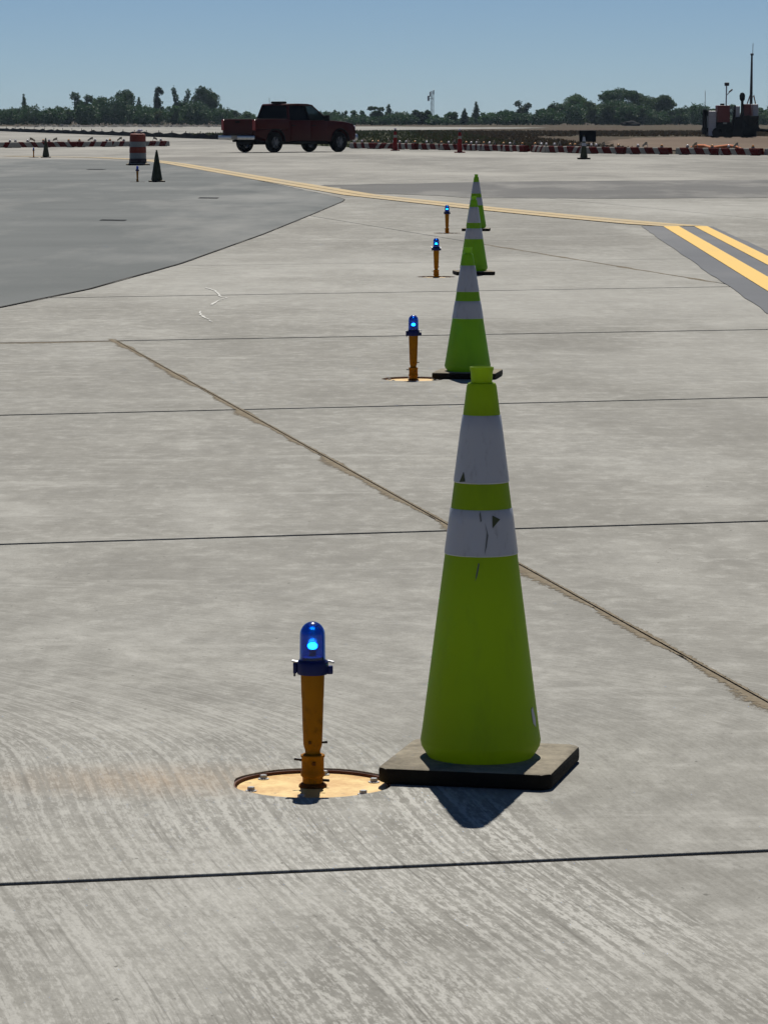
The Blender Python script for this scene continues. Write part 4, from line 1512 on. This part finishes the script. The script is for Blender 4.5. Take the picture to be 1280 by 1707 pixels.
def tree(x_px, top, width, Y, shape, mat, label, seed, name='broadleaf_tree'):
    """top is the height of the crown above ground in metres, width in metres, x_px the bearing in sixteenths of a degree-like units"""
    X = x_px / F_PX * Y
    g = random.Random(seed)
    t = thing(name, (X, Y, -0.1), label, 'tree', 'trees of the far wood')
    w = width / 2
    L = []
    if shape == 'round':
        L = [(0, 0, top * 0.60, w, w * .9, top * 0.38)]
        for k in range(9):
            a = g.uniform(0, 2 * PI)
            q = g.uniform(0.45, 0.8)
            L.append((w * q * math.cos(a), w * q * math.sin(a), top * g.uniform(0.45, 0.85), w * g.uniform(.3, .5), w * .4, top * g.uniform(.12, .2)))
    elif shape == 'umbrella':
        L = [(0, 0, top * 0.82, w * .85, w * .8, top * 0.17), (-w * .5, 0, top * .74, w * .5, w * .5, top * .14), (w * .55, 0, top * .76, w * .46, w * .5, top * .15), (0, 0, top * .45, w * .5, w * .5, top * .3)]
        for k in range(6):
            a = g.uniform(0, 2 * PI)
            L.append((w * .7 * math.cos(a), w * .7 * math.sin(a), top * g.uniform(.3, .8), w * .35, w * .3, top * .13))
    elif shape == 'spire':
        for k in range(7):
            u = k / 6
            L.append((g.uniform(-.1, .1) * w, 0, top * (0.22 + 0.72 * u), w * (1.0 - 0.78 * u), w * (1.0 - .78 * u), top * 0.13))
    elif shape == 'clumped':
        for k in range(8):
            L.append((g.uniform(-.75, .75) * w, g.uniform(-.5, .5) * w, top * g.uniform(.4, .86), w * g.uniform(.26, .5), w * .4, top * g.uniform(.10, .18)))
        L.append((0, 0, top * .35, w * .7, w * .6, top * .28))
    elif shape == 'forked':
        for s_ in (-1, 1):
            for k in range(4):
                u = k / 3
                L.append((s_ * w * (.15 + .55 * u), 0, top * (.4 + .5 * u - (0.06 if s_ > 0 else 0)), w * (.44 - .14 * u), w * .3, top * .15))
        L.append((0, 0, top * .32, w * .8, w * .6, top * .25))
    elif shape == 'hooked':
        for k in range(10):
            u = k / 9
            cx = w * (-0.35 + 0.25 * u) if u < .7 else w * (-0.18 + 2.0 * (u - .7))
            cz = top * (0.35 + 0.62 * math.sin(min(u, .86) / .86 * PI / 2)) - (top * 0.10 * max(0, (u - .82) / .18))
            L.append((cx, 0, cz, w * (.50 - .20 * u), w * .4, top * .09))
        L.append((0, 0, top * .3, w * .9, w * .8, top * .22))
    elif shape == 'twin':
        for s_, hh in ((-1, .97), (1, .90)):
            L.append((s_ * w * .5, 0, top * hh - top * .15, w * .48, w * .45, top * .15))
        L.append((0, 0, top * .45, w * .7, w * .6, top * .3))
    # lower boughs hide most of the stem
    for k in range(4):
        L.append((g.uniform(-.55, .55) * w, g.uniform(-.4, .4) * w, top * g.uniform(.14, .34), w * g.uniform(.4, .7), w * .5, top * g.uniform(.12, .2)))
    if shape != 'spire':
        for k in range(5):
            L.append((g.uniform(-.5, .5) * w, g.uniform(-.4, .4) * w, top * g.uniform(.32, .60), w * g.uniform(.38, .62), w * .45, top * g.uniform(.12, .2)))
    dens = 300
    me = cloud_mesh('crown', L, dens, 0.08, 0.20, seed)
    link('crown', me, mat, t)
    bm = bmesh.new()
    r0 = 0.045 * top * 0.6
    lean = g.uniform(-.04, .04) * top
    add_tube(bm, [(0, 0, 0), (lean * .3, 0, top * .3), (lean, 0, top * .62)], [r0, r0 * .75, r0 * .35], 7)
    for lob in L[1:6]:
        add_tube(bm, [(lean * .3, 0, top * g.uniform(.22, .36)), ((lob[0] + lean) * .6, lob[1] * .6, (lob[2] + top * .3) * .5), (lob[0], lob[1], lob[2])], [r0 * .45, r0 * .3, r0 * .12], 5)
    obj('trunk', bm, 'bark', t)
    return t


def at_top(y_px, Y):       # metres above the field for a crown whose top stands y_px units above eye level
    return 1.55 + Y * y_px / F_PX


TR = [
    # bearing, rise above eye level, width, distance, shape, leaves, label
    (-622, 17, 44, 800, 'round', 'leaf_dark', 'dark bushy tree at the left end of the far wood'),
    (-596, 38, 22, 830, 'spire', 'leaf_mid', 'thin pointed tree near the left end of the far wood'),
    (-562, 14, 56, 780, 'clumped', 'leaf_dark', 'broad low dark tree left of the two-headed tree'),
    (-530, 18, 34, 800, 'clumped', 'leaf_mid', 'low bushy green tree just left of the two-headed tree'),
    (-500, 46, 46, 800, 'twin', 'leaf_dark', 'two-headed tall tree left of the striped drum'),
    (-472, 36, 26, 820, 'round', 'leaf_mid', 'small round tree right of the two-headed tree'),
    (-450, 20, 30, 780, 'clumped', 'leaf_pale', 'pale low tree above the gap left of the drum'),
    (-428, 48, 36, 810, 'round', 'leaf_dark', 'tall dark egg-shaped tree straight above the striped drum'),
    (-405, 33, 22, 790, 'spire', 'leaf_mid', 'conical green tree right of the egg-shaped one'),
    (-388, 16, 36, 770, 'clumped', 'leaf_pale', 'low pale tree at the foot of the hooked tree'),
    (-373, 50, 26, 820, 'hooked', 'leaf_dark', 'slim tree with its tip bent over like a hook'),
    (-350, 22, 32, 780, 'clumped', 'leaf_mid', 'low green tree between the hooked and forked trees'),
    (-336, 50, 34, 815, 'forked', 'leaf_dark', 'forked tree with two leaning heads left of the truck'),
    (-318, 20, 28, 780, 'clumped', 'leaf_pale', 'pale low tree right of the forked tree'),
    (-294, 53, 50, 825, 'round', 'leaf_dark', 'tall round dark tree left of the truck bed'),
    (-272, 22, 26, 790, 'spire', 'leaf_mid', 'small pointed tree above the truck tail'),
    (-252, 16, 34, 800, 'round', 'leaf_dark', 'rounded low dark tree above the truck bed'),
    (-222, 12, 34, 800, 'clumped', 'leaf_mid', 'low tree hidden half behind the truck cab rear'),
    (-184, 10, 40, 800, 'clumped', 'leaf_dark', 'low dark tree behind the truck cab'),
    (-130, 8, 44, 810, 'round', 'leaf_mid', 'low round tree behind the truck bonnet windscreen'),
    (-72, 13, 26, 800, 'forked', 'leaf_dark', 'small forked tree above the truck bonnet'),
    (-40, 15, 30, 800, 'clumped', 'leaf_dark', 'dark ragged tree just right of the truck'),
    (-12, 21, 34, 790, 'clumped', 'leaf_dark', 'spiky dark tree second to the right of the truck'),
    (8, 22, 22, 810, 'spire', 'leaf_mid', 'pointed tree third to the right of the truck'),
    (30, 8, 26, 800, 'round', 'leaf_dark', 'low dark mound of a tree above the first orange cone'),
    (62, 16, 36, 790, 'clumped', 'leaf_dark', 'spreading dark tree left of the lattice tower'),
    (84, 10, 24, 780, 'clumped', 'leaf_mid', 'low green tree at the foot of the lattice tower'),
    (110, 11, 28, 800, 'round', 'leaf_dark', 'rounded low tree right of the lattice tower'),
    (134, 15, 22, 800, 'spire', 'leaf_dark', 'small dark pointed tree above the second orange cone'),
    (152, 26, 22, 815, 'spire', 'leaf_pale', 'pale poplar-like tree right of the second orange cone'),
    (176, 11, 32, 790, 'clumped', 'leaf_mid', 'low green tree right of the pale poplar'),
    (204, 15, 34, 800, 'round', 'leaf_dark', 'round dark tree left of the two-lobed tree'),
    (230, 31, 34, 805, 'twin', 'leaf_dark', 'two-lobed dark tree above the row of far barricades'),
    (262, 20, 34, 790, 'clumped', 'leaf_mid', 'bushy green tree right of the two-lobed tree'),
    (286, 24, 28, 800, 'round', 'leaf_dark', 'narrow round dark tree left of the black sign'),
    (320, 41, 52, 815, 'round', 'leaf_mid', 'tall leafy tree above and left of the black sign'),
    (350, 30, 38, 790, 'clumped', 'leaf_pale', 'lighter green tree straight above the black sign'),
    (392, 50, 82, 830, 'umbrella', 'leaf_dark', 'largest spreading tree with an umbrella crown right of the sign'),
    (372, 22, 40, 770, 'clumped', 'leaf_mid', 'low tree under the left side of the umbrella crown'),
    (420, 18, 40, 765, 'clumped', 'leaf_dark', 'low dark tree under the right side of the umbrella crown'),
    (452, 41, 66, 820, 'round', 'leaf_mid', 'second big round tree right of the umbrella crown'),
    (490, 20, 36, 790, 'clumped', 'leaf_dark', 'low dark tree between the big round tree and the machine'),
    (518, 21, 30, 800, 'round', 'leaf_dark', 'round dark tree left of the machine'),
    (546, 20, 34, 790, 'clumped', 'leaf_mid', 'bushy tree just behind the left end of the machine'),
    (578, 24, 34, 810, 'clumped', 'leaf_pale', 'pale tree behind the machine cabinet'),
    (606, 24, 34, 800, 'round', 'leaf_mid', 'round green tree behind the tall pole mast'),
    (634, 20, 36, 790, 'clumped', 'leaf_dark', 'dark tree at the right end of the far wood'),
]
for i, (bx, rise, wpx, Y, shp, mat, lab) in enumerate(TR):
    tree(bx, at_top(rise, Y), wpx / F_PX * Y, Y, shp, mat, lab, 100 + i)

# continuous undergrowth and the wood running on to either side
lob = []
g = random.Random(21)
x = -330.0
while x < 330:
    h = g.uniform(3.4, 5.4) if x < -34 else (g.uniform(2.2, 3.8) if x < 32 else g.uniform(3.0, 5.0))
    h *= 0.82 + 0.30 * math.sin(x * 0.21 + 1.3) * math.sin(x * 0.083 + 0.4)
    if -78 < x < -40 or 36 < x < 70:
        h *= 1.38
    if abs(x) > 92:
        h = g.uniform(3.0, 8.5)
    lob.append((x, 760 + g.uniform(-6, 60), h * 0.45, g.uniform(2.5, 4.5), 3.0, h * 0.55))
    x += g.uniform(1.2, 2.4)
me = cloud_mesh('undergrowth', lob, 170, 0.10, 0.25, 77)
tag(link('undergrowth', me, 'leaf_dark', loc=(0, 0, -0.1)), 'dense dark undergrowth along the foot of the far wood', 'undergrowth', kind='stuff')

# low dark heap under the big round trees
bm = bmesh.new()
bmesh.ops.create_icosphere(bm, subdivisions=3, radius=1.0)
for v in bm.verts:
    n_ = 1 + 0.22 * math.sin(v.co.x * 5 + 1) * math.cos(v.co.y * 4) + random.uniform(-.08, .08)
    v.co = Vector((v.co.x * 1.9 * n_, v.co.y * 1.0 * n_, max(-0.02, v.co.z * 0.62 * n_ + (0.25 if v.co.x > 0 else 0.38))))
o = obj('brush_pile', bm, 'black', smooth=False, loc=(48.5, 700, -0.1))
tag(o, 'low black heap under the umbrella-crowned tree', 'brush pile')

# ------------------------------------------------------------------ lattice tower beyond the wood
tw = thing('lattice_tower', (80 / F_PX * 880, 880, -0.1), 'slender lattice tower rising above the middle of the wood', 'tower')
Ht = at_top(46, 880)
for sx in (-0.38, 0.38):
    obj('mast_leg', tube([(sx, 0.3, 0), (sx * 0.8, 0.25, Ht - 0.2)], 0.07, 6), 'galv', tw)
obj('mast_leg', tube([(0, -0.4, 0), (0, -0.3, Ht - 0.2)], 0.07, 6), 'galv', tw)
bm = bmesh.new()
z = 0.4
k = 0
while z < Ht - 0.8:
    s = 0.38 * (1 - 0.2 * z / Ht)
    add_tube(bm, [(-s if k % 2 else s, 0.3, z), (s if k % 2 else -s, 0.3, z + 0.7)], 0.035, 5)
    add_tube(bm, [(-s, 0.3, z), (0, -0.38, z + 0.35), (s, 0.3, z + 0.7)], 0.03, 5)
    z += 0.7
    k += 1
tag(obj('lattice', bm, 'galv', tw), kind='stuff')
obj('antenna_panel', box((-0.95, 0, Ht - 2.0), (0.5, 0.3, 1.3), bevel=0.05), 'grey_paint', tw)
obj('antenna_panel', box((-0.55, -0.3, Ht - 1.0), (0.3, 0.3, 1.2), bevel=0.05), 'grey_paint', tw)
obj('antenna_panel', box((0.32, -0.3, Ht - 0.5), (0.3, 0.25, 1.1), bevel=0.05), 'galv', tw)
obj('antenna_arm', tube([(0.3, 0, Ht - 2.1), (-1.0, 0, Ht - 2.1)], 0.06, 6), 'galv', tw)

# ------------------------------------------------------------------ thin summer haze over the airfield
t = NT('haze_air')
pv = t.n("ShaderNodeVolumePrincipled")
pv.inputs["Color"].default_value = (0.62, 0.80, 1.0, 1)
pv.inputs["Density"].default_value = 0.000065
pv.inputs["Anisotropy"].default_value = 0.1
t.l(pv.outputs[0], t.out.inputs["Volume"])
M['haze'] = t.m
hz = link('haze', (lambda m: (m.from_pydata(*[
    [(-3100, -120, -1.1), (3100, -120, -1.1), (3100, 3600, -1.1), (-3100, 3600, -1.1), (-3100, -120, 16), (3100, -120, 16), (3100, 3600, 16), (-3100, 3600, 16)],
    [], [(3, 2, 1, 0), (4, 5, 6, 7), (0, 1, 5, 4), (1, 2, 6, 5), (2, 3, 7, 6), (3, 0, 4, 7)]]), m)[1])(bpy.data.meshes.new('haze')), 'haze')
tag(hz, 'thin pale haze over the airfield', 'haze', kind='stuff')
